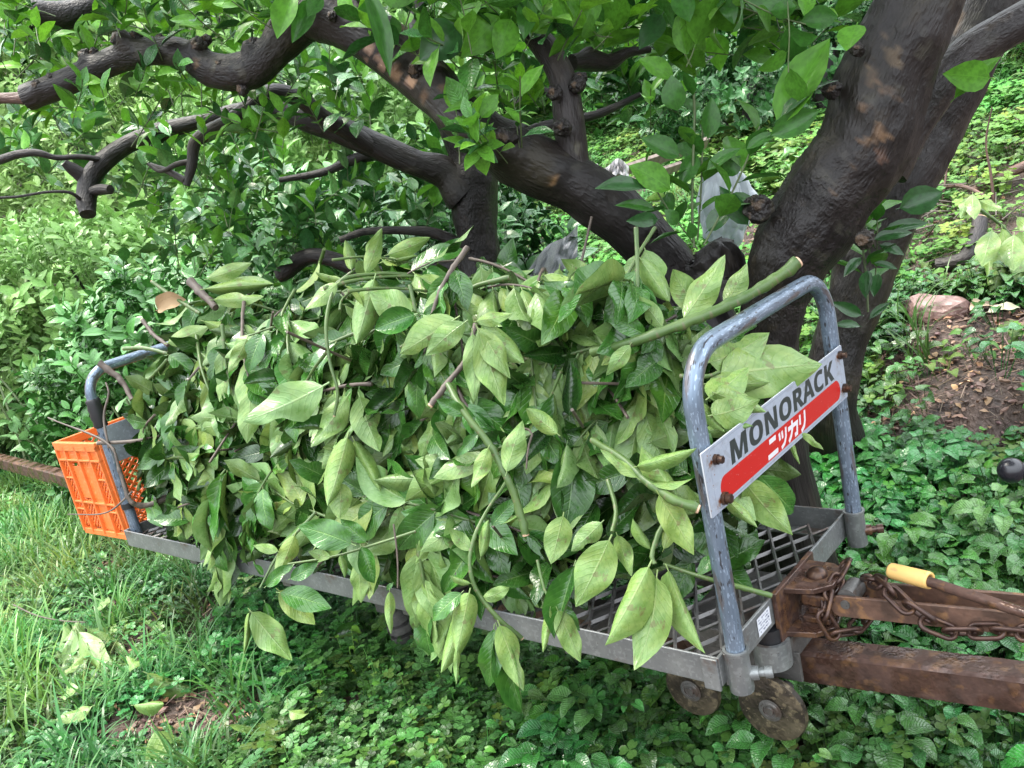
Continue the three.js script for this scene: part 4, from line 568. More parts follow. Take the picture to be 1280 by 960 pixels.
// ---------------------------------------------------------------- the orange crate
{
  const cr = thing('harvest_crate', 'orange plastic harvest crate standing behind the rear hoop of the cart', 'crate', V(-1.2, -0.05, 0.02));
  cr.rotation.z = 0.03;
  const om = new THREE.MeshPhysicalMaterial({ map: tex(128, 128, (u, v) => { const n = fbm(u * 5, v * 5, 3, 4, 5), s = sstep(0.66, 0.74, fbm(u * 16, v * 16, 7, 3, 16)); const w2 = sstep(0.55, 0.75, fbm(u * 9, v * 9, 12, 4, 9)); return mix3(mix3(mix3([0.64, 0.125, 0.016], [0.74, 0.18, 0.035], n), [0.3, 0.12, 0.05], s * 0.7), [0.72, 0.34, 0.16], w2 * 0.4); }, true, 3), roughness: 0.42, clearcoat: 0.25, clearcoatRoughness: 0.3 });
  const w = 0.31, h = 0.325, d = 0.49, t = 0.006, hw = w / 2, hd = d / 2;
  const oneSide = (name, len, M) => { // upright panel in x (length) and y, facing +z
    const g = [], slots = [];
    g.push(box(len, 0.028, 0.016, 0, h - 0.014, 0.004)); g.push(box(len, 0.02, 0.012, 0, 0.01, 0.003)); g.push(box(len, 0.007, 0.016, 0, h - 0.06, 0.004)); g.push(box(len, 0.007, 0.014, 0, h * 0.36, 0.003));
    for (const f of [-0.5, -0.28, 0.0, 0.28, 0.5]) g.push(box(0.008, h - 0.02, 0.016, f * (len - 0.008), h / 2, 0.004));
    for (const f of [-0.39, 0.39]) for (const y of [0.28, 0.62]) g.push(box(len * 0.2, 0.006, 0.014, f * len, h * y, 0.003));
    g.push(box(len * 0.5, h * 0.34, t, 0, h * 0.57, 0)); g.push(box(len - 0.01, 0.045, t, 0, h - 0.045, 0)); g.push(box(len * 0.24, h * 0.74, t * 0.8, 0.13 * len, h * 0.44, -0.0005));
    const lat = (x0, x1, y0, y1, p) => { for (const s of [1, -1]) for (let k = -40; k < 40; k++) { const X = x0 + k * p; let a = V(X, y0, 0), b = V(X + s * (y1 - y0), y1, 0); const cut = (q, r2, lim) => q.clone().lerp(r2, clamp((lim - q.x) / (r2.x - q.x))); if (Math.max(a.x, b.x) < x0 || Math.min(a.x, b.x) > x1) continue; if (a.x < x0) a = cut(a, b, x0); if (a.x > x1) a = cut(a, b, x1); if (b.x < x0) b = cut(b, a, x0); if (b.x > x1) b = cut(b, a, x1); if (a.distanceTo(b) < 0.006) continue; const m = a.clone().add(b).multiplyScalar(0.5), e = b.clone().sub(a), q = new THREE.BoxGeometry(e.length(), 0.004, 0.004).rotateZ(Math.atan2(e.y, e.x)).translate(m.x, m.y, s * 0.0012); g.push(clean(q)); } };
    lat(-len / 2 + 0.01, -len * 0.25, 0.03, h * 0.84, 0.02); lat(len * 0.26, len / 2 - 0.01, 0.03, h * 0.84, 0.02); lat(-len * 0.25, len * 0.01, 0.03, h * 0.38, 0.02); lat(-len * 0.12, len * 0.14, h * 0.75, h * 0.84, 0.016);
    part(name, merged(g).applyMatrix4(M), om, cr);
  };
  const lattice = (name, len, M) => { const g = [box(len, 0.028, 0.014, 0, h - 0.014, 0), box(len, 0.03, 0.012, 0, 0.015, 0), box(0.03, h, 0.01, -len / 2 + 0.015, h / 2, 0.001), box(0.03, h, 0.01, len / 2 - 0.015, h / 2, 0.001), box(0.012, h, 0.009, 0, h / 2, 0.001)]; for (const s of [1, -1]) for (let k = -30; k < 30; k++) { const X = k * 0.03; let a = V(X - s * h / 2, 0.02, 0), b = V(X + s * h / 2, h - 0.02, 0); const c2 = (q, r2, l) => q.clone().lerp(r2, clamp((l - q.x) / (r2.x - q.x))), x0 = -len / 2 + 0.02, x1 = len / 2 - 0.02; if (Math.max(a.x, b.x) < x0 || Math.min(a.x, b.x) > x1) continue; if (a.x < x0) a = c2(a, b, x0); if (a.x > x1) a = c2(a, b, x1); if (b.x < x0) b = c2(b, a, x0); if (b.x > x1) b = c2(b, a, x1); if (a.distanceTo(b) < 0.006) continue; const m = a.clone().add(b).multiplyScalar(0.5), e = b.clone().sub(a); g.push(clean(new THREE.BoxGeometry(e.length(), 0.006, 0.005).rotateZ(Math.atan2(e.y, e.x)).translate(m.x, m.y, s * 0.0012))); } part(name, merged(g).applyMatrix4(M), om, cr); };
  const ry = (a) => new THREE.Matrix4().makeRotationY(a), mv = (x, y, z) => new THREE.Matrix4().makeTranslation(x, y, z);
  oneSide('side_panel', w, mv(0, 0, hd)); oneSide('side_panel', w, mv(0, 0, -hd).multiply(ry(Math.PI)));
  lattice('lattice_panel', d, mv(hw, 0, 0).multiply(ry(Math.PI / 2))); lattice('lattice_panel', d, mv(-hw, 0, 0).multiply(ry(-Math.PI / 2)));
  const fl = []; for (let i = -5; i <= 5; i++) { fl.push(box(w - 0.01, 0.005, 0.008, 0, 0.006, i * 0.045)); fl.push(box(0.008, 0.005, d - 0.01, i * 0.031, 0.0075, 0)); } part('floor_grid', merged(fl), om, cr);
}
// ---------------------------------------------------------------- the heap of cut branches
const interp = (tab, x) => { for (let i = 1; i < tab.length; i++) if (x <= tab[i][0]) return lerp(tab[i - 1][1], tab[i][1], sstep(0, 1, clamp((x - tab[i - 1][0]) / (tab[i][0] - tab[i - 1][0])))); return tab[tab.length - 1][1]; };
const TOP = [[-1.2, 0.2], [-1.0, 0.43], [-0.72, 0.59], [-0.35, 0.64], [0.02, 0.705], [0.35, 0.675], [0.64, 0.59], [0.85, 0.52], [1.0, 0.36], [1.08, 0.12]], RAD = [[-1.2, 0.02], [-1.0, 0.19], [-0.8, 0.26], [-0.5, 0.32], [0, 0.34], [0.45, 0.34], [0.7, 0.25], [0.9, 0.15], [1.08, 0.04]];
function heapAt(x, f) { // f: 0 front foot, 0.5 ridge, 1 back foot
  const a = f * Math.PI, c = Math.cos(a), s = Math.sin(a), top = interp(TOP, x), rz = interp(RAD, x);
  const n = 1 + 0.17 * (fbm(x * 5 + 5, f * 6, 2, 3) - 0.5) * 2;
  return V(x, 0.02 + (top - 0.02) * Math.pow(s, 0.85) * n, Math.sign(c) * rz * Math.pow(Math.abs(c), 0.75) * n);
}
function heapFrame(x, f) { const e = 0.01, p = heapAt(x, f), tx = heapAt(x + e, f).sub(heapAt(x - e, f)).normalize(), tf = heapAt(x, Math.min(0.999, f + e)).sub(heapAt(x, Math.max(0.001, f - e))).normalize(); const n = tx.clone().cross(tf).normalize().negate(); if (n.dot(p.clone().sub(V(p.x, 0.15, 0))) < 0) n.negate(); return { p, tx, tf, n }; }
const stemGreen = new THREE.MeshStandardMaterial({ map: tex(128, 256, (u, v) => { const n = fbm(u * 12, v * 6, 1, 4, 6), k = sstep(0.62, 0.7, fbm(u * 6, v * 24, 7, 3, 6)); return mix3(mix3([0.036, 0.08, 0.016], [0.085, 0.14, 0.036], n), [0.12, 0.115, 0.06], k * 0.7); }, true, 1, 6), roughness: 0.45 });
const stemBrown = new THREE.MeshStandardMaterial({ map: tex(128, 256, (u, v) => { const n = fbm(u * 16, v * 8, 1, 5, 8); return mix3([0.045, 0.035, 0.028], [0.13, 0.1, 0.08], n); }, true, 1, 8), roughness: 0.6 });
const cutWood = new THREE.MeshStandardMaterial({ color: RGB(0.55, 0.36, 0.24), roughness: 0.7 });
function stemPart(br, pts, r0, r1, mat, cut = true) {
  const n = pts.length, list = pts.map((p, i) => [p, lerp(r0, r1, i / (n - 1))]);
  const s = part('stem', local(limbGeo(list, { radial: 10, step: r0 > 0.0036 ? 0.007 : 0.018, lump: 0.12, ridge: 0.08, seed: n, cap: true, knots: r0 > 0.0036 ? pts.slice(1).flatMap((p, i) => [0.15, 0.55, 0.9].map((f, k) => [pts[i].clone().lerp(p, f).add(V(Math.sin(i * 5 + k * 2), Math.cos(i * 3 + k * 2.3), Math.sin(k * 4 + i)).multiplyScalar(r0 * 0.75)), r0 * 0.8, r0 * 0.4])) : [] }), br), mat, br);
  if (cut) { const d = pts[0].clone().sub(pts[1]).normalize(); part('cut_end', local(rod(pts[0].clone().addScaledVector(d, -0.001), pts[0].clone().addScaledVector(d, r0 * 0.35), r0 * 0.98, 12, r0 * 0.85), br), cutWood, s); }
  return s;
}
function leafPart(br, p, dir, n, L, under, r, gi, mi, wide = 1) { // under: pale side outwards
  const m = part('leaf', heapLeaves[gi ?? Math.floor(r() * heapLeaves.length)], heapMats[mi ?? Math.floor(r() * heapMats.length)], br);
  const nn = under ? n.clone().negate() : n; basis(dir, nn, p.clone().sub(br.position), L, L, L * wide).decompose(m.position, m.quaternion, m.scale); return m;
}
const DOWN = V(0, -1, 0.05).normalize();
const ZONES = [
  [-9, -0.62, 'leafy cut branch with pale drooping leaves at the crate end of the heap', 'cut branches at the crate end of the heap'],
  [-0.62, 0.42, 'leafy cut citrus branch on the long front side of the heap', 'cut branches on the front side of the heap'],
  [0.42, 9, 'leafy cut citrus branch at the sign end of the heap', 'cut branches at the sign end of the heap'],
];
const topZone = ['leafy cut citrus branch lying along the top of the heap', 'cut branches along the top of the heap'];
{
  const r = rng(2024), anchors = [], heapBranches = [];
  const tries = 5200, minD = [0.072, 0.066];
  for (let i = 0; i < tries; i++) { const x = lerp(-1.08, 0.93, r()), f = lerp(0.035, 0.548, r()), q = heapAt(x, f); if (x > 0.55 && f < 0.12 + 0.35 * (x - 0.55)) continue; if (anchors.some((a) => a[2].distanceTo(q) < 0.092)) continue; anchors.push([x, f, q]); }
  for (const [x, f, q] of anchors) {
    const hang = f < 0.13 && ((x > -0.46 && x < -0.1) || (x > 0.18 && x < 0.5)) && r() < 0.42, { tx, tf, n } = heapFrame(x, f), isTop = f > 0.4;
    const zone = isTop && x > -0.62 && x < 0.62 ? topZone : ZONES.find((z) => x >= z[0] && x < z[1]).slice(2);
    const bias = x < -0.45 ? [-0.9, -0.35] : x > 0.55 ? [-0.1, -0.9] : isTop ? [-0.5 * Math.sign(0.1 - x), 0.2] : [-0.25, -1];
    const ang = (hang ? -1.57 : f < 0.12 ? (r() < 0.6 ? Math.PI : 0) - 0.25 * r() : Math.atan2(bias[1], bias[0])) + (r() - 0.5) * (hang ? 0.9 : f < 0.12 ? 0.7 : 2.4), dir = tx.clone().multiplyScalar(Math.cos(ang)).addScaledVector(tf, Math.sin(ang)).normalize();
    const lay = -0.05 + 0.085 * r(), len = hang ? 0.14 + 0.09 * r() : 0.16 + 0.2 * r(), br = thing('cut_branch', zone[0], 'branch', q, zone[1]); const rec = [br, x, f, 0, 0], pts = []; heapBranches.push(rec); let p = q.clone().addScaledVector(n, hang ? -0.035 : lay - 0.07).addScaledVector(dir, -len * (hang ? 0.15 : 0.55)), d = dir.clone().addScaledVector(n, hang ? 0.85 : 0.35).normalize();
    for (let k = 0; k <= 5; k++) { pts.push(p.clone()); d.addScaledVector(n, -0.09).addScaledVector(DOWN, 0.05).add(V((r() - 0.5) * 0.15, (r() - 0.5) * 0.15, (r() - 0.5) * 0.15)).normalize(); p = p.clone().addScaledVector(d, len / 5); }
    stemPart(br, pts, 0.0028 + 0.0028 * r(), 0.0018, r() < 0.75 ? stemGreen : stemBrown, false);
    const c = new THREE.CatmullRomCurve3(pts), nl = 13 + Math.floor(r() * 7), L0 = lerp(0.1, 0.145, r()), under0 = r() < 0.7; let sd = r() < 0.5 ? 1 : -1;
    for (let k = 0; k < nl; k++) {
      const u = lerp(0.15, 1, k / (nl - 1)), bp = c.getPoint(u), T = c.getTangent(u), S = T.clone().cross(n).normalize().multiplyScalar(sd); sd = -sd;
      const ld = T.clone().multiplyScalar(lerp(0.35, 1.1, u)).addScaledVector(S, 0.75 * r() + 0.15).addScaledVector(DOWN, (hang ? 0.7 + 0.7 * r() : f < 0.15 ? 0.1 + 0.45 * r() : 0.3 + 1.0 * r())).addScaledVector(n, -0.05 + 0.5 * (r() - 0.4)).normalize();
      const ln = n.clone().addScaledVector(S, (r() - 0.5) * 1.4).add(V((r() - 0.5) * 0.85, (r() - 0.5) * 0.85 + 0.15, (r() - 0.5) * 0.85)).normalize();
      const tip = bp.clone().addScaledVector(ld, L0), low = Math.min(tip.y, bp.y); if (Math.max(tip.x, bp.x) > 1.0 || (Math.min(tip.x, bp.x) < -0.84 && low < 0.33)) continue; const pale = under0 ? r() < 0.8 : r() < 0.25; rec[pale ? 3 : 4]++; leafPart(br, bp, ld, ln, L0 * lerp(0.7, 1.15, r()), pale, r);
    }
  }
  const ORD = 'first second third fourth fifth sixth seventh eighth ninth tenth eleventh twelfth thirteenth fourteenth fifteenth sixteenth seventeenth eighteenth nineteenth twentieth'.split(' '), TENS = ['', '', 'twenty', 'thirty'];
  const ord = (k) => ORD[k] ?? `${TENS[Math.floor((k + 1) / 10)]}-${ORD[(k + 1) % 10 - 1] ?? 'oddth'}`;
  for (const [a, b, place] of [[0, 0.13, 'at the foot of the heap'], [0.13, 0.25, 'low on the front of the heap'], [0.25, 0.36, 'high on the front of the heap'], [0.36, 0.6, 'along the top of the heap']]) {
    heapBranches.filter((h) => h[2] >= a && h[2] < b).sort((p, q) => p[1] - q[1]).forEach((h, k) => { const sh = h[3] / (h[3] + h[4]); h[0].userData.label = `${sh > 0.6 ? 'pale-leaved' : sh < 0.4 ? 'dark-leaved' : 'half pale'} cut branch ${place}, ${ord(k)} from the crate`; h[0].userData.group = 'cut branches ' + place; });
  }
  // the leaves deep inside, which show only as dark gaps' lining
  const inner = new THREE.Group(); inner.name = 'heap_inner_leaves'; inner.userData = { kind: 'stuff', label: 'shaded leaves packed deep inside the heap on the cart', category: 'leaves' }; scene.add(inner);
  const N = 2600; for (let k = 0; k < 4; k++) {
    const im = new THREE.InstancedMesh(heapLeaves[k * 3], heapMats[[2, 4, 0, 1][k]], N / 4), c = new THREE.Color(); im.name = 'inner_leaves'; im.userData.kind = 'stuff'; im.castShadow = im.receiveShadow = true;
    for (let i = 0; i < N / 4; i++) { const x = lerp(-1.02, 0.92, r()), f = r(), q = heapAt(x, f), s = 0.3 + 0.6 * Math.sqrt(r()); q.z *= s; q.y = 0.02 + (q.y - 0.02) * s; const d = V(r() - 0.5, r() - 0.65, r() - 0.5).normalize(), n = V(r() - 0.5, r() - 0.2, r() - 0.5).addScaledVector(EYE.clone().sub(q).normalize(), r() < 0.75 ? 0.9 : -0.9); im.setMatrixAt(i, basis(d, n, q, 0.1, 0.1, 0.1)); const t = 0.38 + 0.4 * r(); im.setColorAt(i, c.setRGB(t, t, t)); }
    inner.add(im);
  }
  const twigs = []; for (let i = 0; i < 120; i++) { const q = heapAt(lerp(-1.0, 0.9, r()), r()); const s = 0.3 + 0.6 * r(); q.z *= s; q.y *= s; const d = V(r() - 0.5, (r() - 0.5) * 0.5, r() - 0.5).normalize().multiplyScalar(0.1 + 0.15 * r()); twigs.push(rod(q, q.clone().add(d), 0.003, 6)); } part('inner_twigs', boxUV(merged(twigs)), stemBrown, inner, 'stuff');
}
// branches that stand out one by one: leaves given by base and tip in the photograph at a depth
function hero(label, stem, leaves, o = {}) {
  const r = rng(o.seed ?? label.length * 7), P = stem.map(([x, y, d]) => at(x, y, d)), br = thing(o.name ?? 'cut_branch', label, o.cat ?? 'branch', P[Math.floor(P.length / 2)].clone());
  stemPart(br, P, o.r0 ?? 0.004, o.r1 ?? 0.0022, o.mat ?? stemGreen, o.cut ?? true);
  for (const [bx, by, tx, ty, d, under = 1, wide = 1, gi, mi, tilt = 0, dd = 0] of leaves) {
    const a = at(bx, by, d), b = at(tx, ty, d + dd), L = a.distanceTo(b) / 1.06, dir = b.clone().sub(a).normalize(), view = EYE.clone().sub(a).normalize(), n = view.clone().applyAxisAngle(dir, tilt).add(V((r() - 0.5) * 0.25, 0.2, (r() - 0.5) * 0.25)); leafPart(br, a, dir, n, L, under, r, undefined, mi ?? (under ? [0, 1, 3, 6][Math.floor(r() * 4)] : [0, 2, 4][Math.floor(r() * 3)]), wide * 0.92);
  }
  return br;
}
hero('thick smooth green cut stem lying over the sign hoop, sawn end pointing up right', [[997, 328, 1.5], [970, 348, 1.5], [925, 375, 1.5], [860, 402, 1.5], [800, 425, 1.52], [740, 440, 1.6]], [[850, 405, 910, 322, 1.56, 1, 1, 1, 3], [880, 392, 835, 338, 1.58, 1, 1.2, 4, 3], [905, 385, 935, 330, 1.6, 1, 1, 2], [810, 420, 760, 395, 1.55, 0], [830, 412, 800, 370, 1.56, 1], [790, 428, 760, 470, 1.52, 1, 1, 1, 0]], { r0: 0.0105, r1: 0.007 });
hero('thick green stem low in the heap with brown cut end left of hoop post', [[872, 636, 1.32], [845, 625, 1.33], [812, 605, 1.36], [780, 575, 1.42], [740, 550, 1.5]], [[850, 625, 800, 560, 1.35, 1, 1.1, 4, 3], [800, 600, 752, 560, 1.34, 1, 0.8, 1, 3, 0.6], [812, 605, 865, 600, 1.34, 1, 0.7, 2, 3, -0.7], [790, 585, 870, 560, 1.34, 1, 0.8, 7, 1], [820, 612, 870, 690, 1.34, 1, 0.9, 4]], { r0: 0.0075, r1: 0.005 });
hero('long bare green stem slanting down the front of the heap, cut reddish at its foot', [[657, 668, 1.5], [650, 640, 1.5], [634, 598, 1.5], [612, 556, 1.51], [580, 515, 1.53], [560, 480, 1.58]], [[632, 595, 650, 525, 1.49, 1, 0.9, 4], [612, 556, 590, 610, 1.49, 1, 1, 1], [600, 540, 570, 570, 1.52, 0], [585, 520, 545, 500, 1.53, 0, 1, 4]], { r0: 0.0065, r1: 0.005 });
hero('curving green stem hanging over the front rail with a cluster of broad leaves', [[652, 798, 1.53], [625, 775, 1.52], [600, 745, 1.52], [588, 715, 1.52], [590, 680, 1.53], [605, 645, 1.55], [635, 600, 1.6]], [[588, 735, 570, 815, 1.49, 1, 1.12, 1, 3], [580, 738, 537, 780, 1.51, 0, 1, 4, 0], [584, 745, 552, 840, 1.52, 1, 0.9, 7, 1, 0.2], [590, 730, 562, 720, 1.51, 1, 0.9], [600, 750, 640, 735, 1.54, 1], [622, 775, 655, 862, 1.49, 1, 0.95, 4, 3], [618, 780, 610, 862, 1.52, 0, 1, 1, 0], [620, 778, 655, 892, 1.53, 0, 0.9, 2, 0], [572, 805, 571, 855, 1.5, 1, 0.5], [600, 700, 612, 650, 1.53, 1, 0.9, 1, 0], [592, 690, 560, 660, 1.53, 1], [612, 660, 645, 620, 1.55, 0]], { r0: 0.0042, r1: 0.003 });
hero('pale broad leaves hanging over the front rail on a sprig near the hoop post', [[838, 640, 1.42], [822, 670, 1.4], [815, 695, 1.39], [818, 705, 1.385]], [[815, 700, 762, 808, 1.36, 1, 1.15, 1, 3], [822, 712, 802, 842, 1.37, 1, 0.85, 4, 3, 0.35], [832, 705, 880, 815, 1.38, 1, 0.8, 2, 3, -0.3], [828, 690, 848, 640, 1.4, 1, 0.8], [815, 690, 790, 650, 1.41, 1]], { r0: 0.004, r1: 0.003, cut: false });
hero('sprig of pale leaves above the rail left of the hanging broad leaves', [[760, 600, 1.5], [770, 640, 1.46], [765, 665, 1.44]], [[765, 668, 722, 760, 1.43, 1, 1.2, 7, 3], [770, 665, 790, 720, 1.46, 1, 1.0, 4], [755, 650, 715, 690, 1.47, 1, 1.3, 1, 0], [705, 640, 690, 705, 1.46, 1, 1.2, 4, 3], [720, 700, 690, 795, 1.47, 0]], { r0: 0.004, r1: 0.003, cut: false });
hero('small sprig with torn pale leaves dangling across the middle of the front rail', [[672, 700, 1.5], [680, 735, 1.48], [690, 755, 1.47]], [[688, 758, 680, 815, 1.46, 1, 0.8, 0, 3], [695, 758, 728, 825, 1.46, 1, 0.9, 3, 3, -0.3], [690, 750, 715, 740, 1.47, 1, 1.2, 4, 3], [698, 750, 722, 790, 1.5, 0]], { r0: 0.003, r1: 0.002, cut: false });
hero('single large leaf hanging below the left part of the front rail on its sprig', [[395, 640, 1.86], [350, 690, 1.84], [325, 735, 1.82]], [[310, 760, 366, 826, 1.78, 1, 1.05, 4, 0], [312, 762, 304, 818, 1.8, 1, 0.5, 1, 3], [330, 735, 368, 705, 1.8, 0, 1, 1, 0], [330, 720, 318, 705, 1.8, 0, 1.2], [345, 740, 415, 755, 1.79, 0, 1.1, 7, 0], [345, 735, 395, 780, 1.82, 1, 1], [360, 725, 398, 706, 1.79, 0, 1, 4], [350, 690, 318, 680, 1.82, 1], [370, 665, 345, 725, 1.82, 1], [330, 750, 345, 790, 1.83, 0]], { r0: 0.0035, r1: 0.0022, cut: false });
hero('sprig with large dark upper sides lying over the left part of the front rail', [[520, 664, 1.75], [470, 680, 1.76], [420, 695, 1.77], [360, 705, 1.8]], [[445, 682, 372, 655, 1.74, 0, 1.2, 7, 0], [450, 680, 470, 728, 1.73, 0, 1.4, 4, 0], [425, 692, 432, 722, 1.75, 1, 1], [460, 680, 425, 650, 1.76, 0, 1.1], [415, 697, 385, 690, 1.76, 1]], { r0: 0.0032, r1: 0.002, cut: false });
hero('lone thin shoot hanging over the front rail with one limp leaf at its tip', [[492, 655, 1.66], [497, 700, 1.66], [497, 735, 1.66]], [[487, 735, 488, 792, 1.63, 1, 0.55, 4], [492, 728, 482, 738, 1.64, 0]], { r0: 0.0018, r1: 0.0014, cut: false, mat: stemBrown });
hero('grey-brown bare twig jutting out of the front middle of the heap', [[538, 507, 1.62], [560, 478, 1.63], [582, 450, 1.64], [594, 405, 1.68]], [[594, 405, 640, 470, 1.58, 1, 1, 1, 3], [598, 402, 655, 455, 1.6, 1, 1.2, 4, 0], [590, 410, 598, 500, 1.58, 1, 0.9, 7, 0], [596, 408, 632, 508, 1.57, 1, 0.95, 4, 3], [592, 402, 640, 395, 1.6, 1, 1.1, 2, 3], [585, 400, 530, 440, 1.64, 1, 1.3, 1, 0], [575, 395, 500, 440, 1.66, 1, 1.2]], { r0: 0.0055, r1: 0.004, mat: stemBrown });
hero('small dry forked twig poking out of the middle of the heap', [[652, 535, 1.5], [665, 540, 1.49], [660, 560, 1.49], [658, 586, 1.49]], [[700, 545, 658, 510, 1.46, 1, 1.25, 4, 3]], { r0: 0.0022, r1: 0.0014, mat: stemBrown, cut: false });
hero('long green stem curving down the left of the heap with a brown hooked end', [[418, 520, 1.85], [422, 490, 1.85], [412, 450, 1.86], [408, 400, 1.88], [425, 352, 1.92], [470, 342, 1.95], [530, 345, 2.0]], [[436, 540, 412, 632, 1.8, 1, 1.15, 1, 3], [425, 600, 428, 650, 1.82, 1, 1.4, 4, 3], [440, 545, 474, 615, 1.82, 1, 0.8, 7, 1], [448, 490, 470, 566, 1.82, 1, 1.1, 4, 0], [438, 490, 390, 560, 1.84, 1, 1], [412, 478, 310, 535, 1.83, 1, 1.3, 1, 2], [470, 342, 445, 430, 1.88, 1, 1.1, 1, 0], [425, 352, 380, 385, 1.9, 1], [520, 345, 570, 365, 1.92, 1, 1, 2, 3], [455, 345, 480, 290, 1.95, 1, 0.8, 4, 3]], { r0: 0.0035, r1: 0.0045 });
hero('bright round leaf facing up left of the middle of the heap', [[548, 420, 1.75], [522, 392, 1.75], [515, 388, 1.74]], [[522, 392, 468, 412, 1.71, 0, 1.7, 4, 5], [520, 395, 460, 370, 1.75, 1, 1.5, 1, 0], [545, 405, 502, 448, 1.74, 1, 1.4, 7, 2]], { r0: 0.003, r1: 0.0018, cut: false });
hero('fan of long pale leaves lying flat through the sign hoop', [[850, 470, 1.5], [885, 470, 1.48], [900, 465, 1.48]], [[890, 470, 1022, 448, 1.5, 1, 1.0, 4, 3, 0, 0.1], [880, 455, 962, 424, 1.5, 1, 1.1, 1, 3, 0, 0.08], [880, 480, 960, 478, 1.46, 1, 0.9, 7, 3, 0, 0.06], [882, 500, 936, 462, 1.42, 1, 1.2, 1, 3, 0, 0.05], [890, 490, 955, 515, 1.41, 1, 1.1, 4, 3, 0.3, 0.04], [885, 520, 950, 505, 1.4, 1, 1.3, 2, 3, 0, 0.04], [868, 440, 905, 420, 1.52, 1], [870, 500, 905, 540, 1.42, 1, 1, 1, 3], [860, 520, 890, 570, 1.42, 0], [875, 540, 940, 530, 1.43, 1]], { r0: 0.004, r1: 0.003, cut: false });
hero('two long leaves hanging under the sign through the hoop, one pale one dark', [[880, 560, 1.5], [905, 585, 1.48], [925, 600, 1.47]], [[928, 598, 985, 670, 1.46, 1, 0.95, 4, 3, 0, 0.05], [945, 590, 995, 645, 1.5, 0, 0.8, 1, 0, 0, 0.08], [905, 620, 945, 660, 1.42, 1, 0.9, 4, 3], [900, 590, 945, 650, 1.48, 1, 0.9, 1, 0], [1000, 540, 1030, 560, 1.6, 1, 0.8, 4, 3], [985, 545, 1000, 580, 1.58, 1, 0.6, 4, 3]], { r0: 0.0035, r1: 0.003, cut: false });
hero('two green stems with tips resting on the mesh deck behind the hoop post', [[965, 745, 1.5], [930, 735, 1.51], [880, 722, 1.54], [830, 705, 1.6]], [[870, 720, 900, 690, 1.52, 0]], { r0: 0.0045, r1: 0.0035, cut: false });
hero('light green cut stems bunched on top of the heap right of the middle', [[740, 345, 2.0], [790, 358, 1.95], [840, 362, 1.9], [890, 358, 1.85]], [[745, 345, 700, 325, 1.96, 1, 1, 1, 3], [750, 348, 700, 385, 1.95, 1], [700, 330, 690, 398, 1.93, 1, 0.9, 4, 3], [715, 330, 725, 395, 1.93, 1, 0.9, 7, 3], [692, 400, 745, 455, 1.74, 1, 1.3, 1, 3], [780, 360, 750, 400, 1.88, 1]], { r0: 0.005, r1: 0.004, cut: false });
hero('pale curled leaves standing up at the top left of the heap', [[420, 355, 2.1], [440, 340, 2.1], [465, 325, 2.1]], [[440, 340, 432, 300, 2.08, 1, 1.1, 0, 3], [462, 335, 475, 285, 2.07, 1, 0.9, 3, 3, 0.4], [470, 330, 520, 318, 2.06, 1, 0.9, 6, 3], [510, 360, 580, 352, 1.98, 1, 0.9, 9, 3], [480, 320, 540, 300, 2.05, 1, 0.8], [600, 330, 612, 400, 1.9, 1, 1.1, 4, 0], [615, 335, 630, 400, 1.88, 0, 1, 1, 0], [430, 350, 395, 340, 2.1, 1, 1], [540, 325, 575, 300, 2.05, 0]], { r0: 0.004, r1: 0.003 });
hero('dry cut branch with a thick pale sawn end at the left top of the heap', [[238, 352, 2.5], [252, 366, 2.46], [270, 385, 2.42]], [[250, 362, 340, 352, 2.4, 1, 0.8, 6, 3], [255, 350, 315, 332, 2.42, 1, 0.8, 9, 3], [262, 375, 330, 372, 2.38, 1, 0.7, 4, 3]], { r0: 0.012, r1: 0.008, mat: stemBrown });
hero('long peeled stick pointing up left out of the heap near the curled dry leaf', [[190, 352, 2.52], [215, 370, 2.48], [250, 392, 2.42]], [[250, 400, 310, 420, 2.36, 1, 1, 4, 3]], { r0: 0.005, r1: 0.005, mat: stemGreen });
hero('upper of two short cut sticks at the left end above the rear hoop', [[178, 400, 2.55], [192, 418, 2.52], [210, 432, 2.48]], [[205, 430, 262, 412, 2.42, 1, 1, 4, 3]], { r0: 0.006, r1: 0.005, mat: stemBrown });
hero('lower of two short cut sticks at the left end above the rear hoop', [[155, 436, 2.6], [180, 435, 2.56], [210, 442, 2.52]], [[208, 442, 250, 470, 2.46, 0, 1, 4]], { r0: 0.006, r1: 0.005, mat: stemGreen });
hero('brown stick resting across the bend of the rear hoop', [[124, 454, 2.62], [138, 464, 2.62], [152, 476, 2.62], [165, 500, 2.6]], [], { r0: 0.009, r1: 0.006, mat: stemBrown, cut: false, name: 'stick', cat: 'stick' });
hero('thin dead brown branch with side twigs in front of the orange crate', [[210, 622, 2.6], [180, 632, 2.58], [165, 628, 2.56], [150, 590, 2.56], [140, 560, 2.56], [60, 522, 2.66]], [], { r0: 0.009, r1: 0.002, mat: stemBrown, cut: false, name: 'dead_branch' });
hero('dead twig reaching left across the foot of the orange crate', [[165, 615, 2.55], [135, 640, 2.58], [85, 643, 2.64]], [], { r0: 0.003, r1: 0.0015, mat: stemBrown, cut: false, name: 'dead_branch' });
hero('short grey stick held level across the grey plate at the rear hoop', [[122, 554, 2.62], [160, 552, 2.6], [200, 546, 2.56]], [], { r0: 0.0055, r1: 0.0045, mat: stemBrown, name: 'stick', cat: 'stick' });
hero('upright dead twig standing before the rear hoop bend', [[136, 560, 2.6], [130, 520, 2.62], [136, 490, 2.62], [132, 478, 2.63]], [], { r0: 0.004, r1: 0.002, mat: stemBrown, cut: false, name: 'dead_branch' });
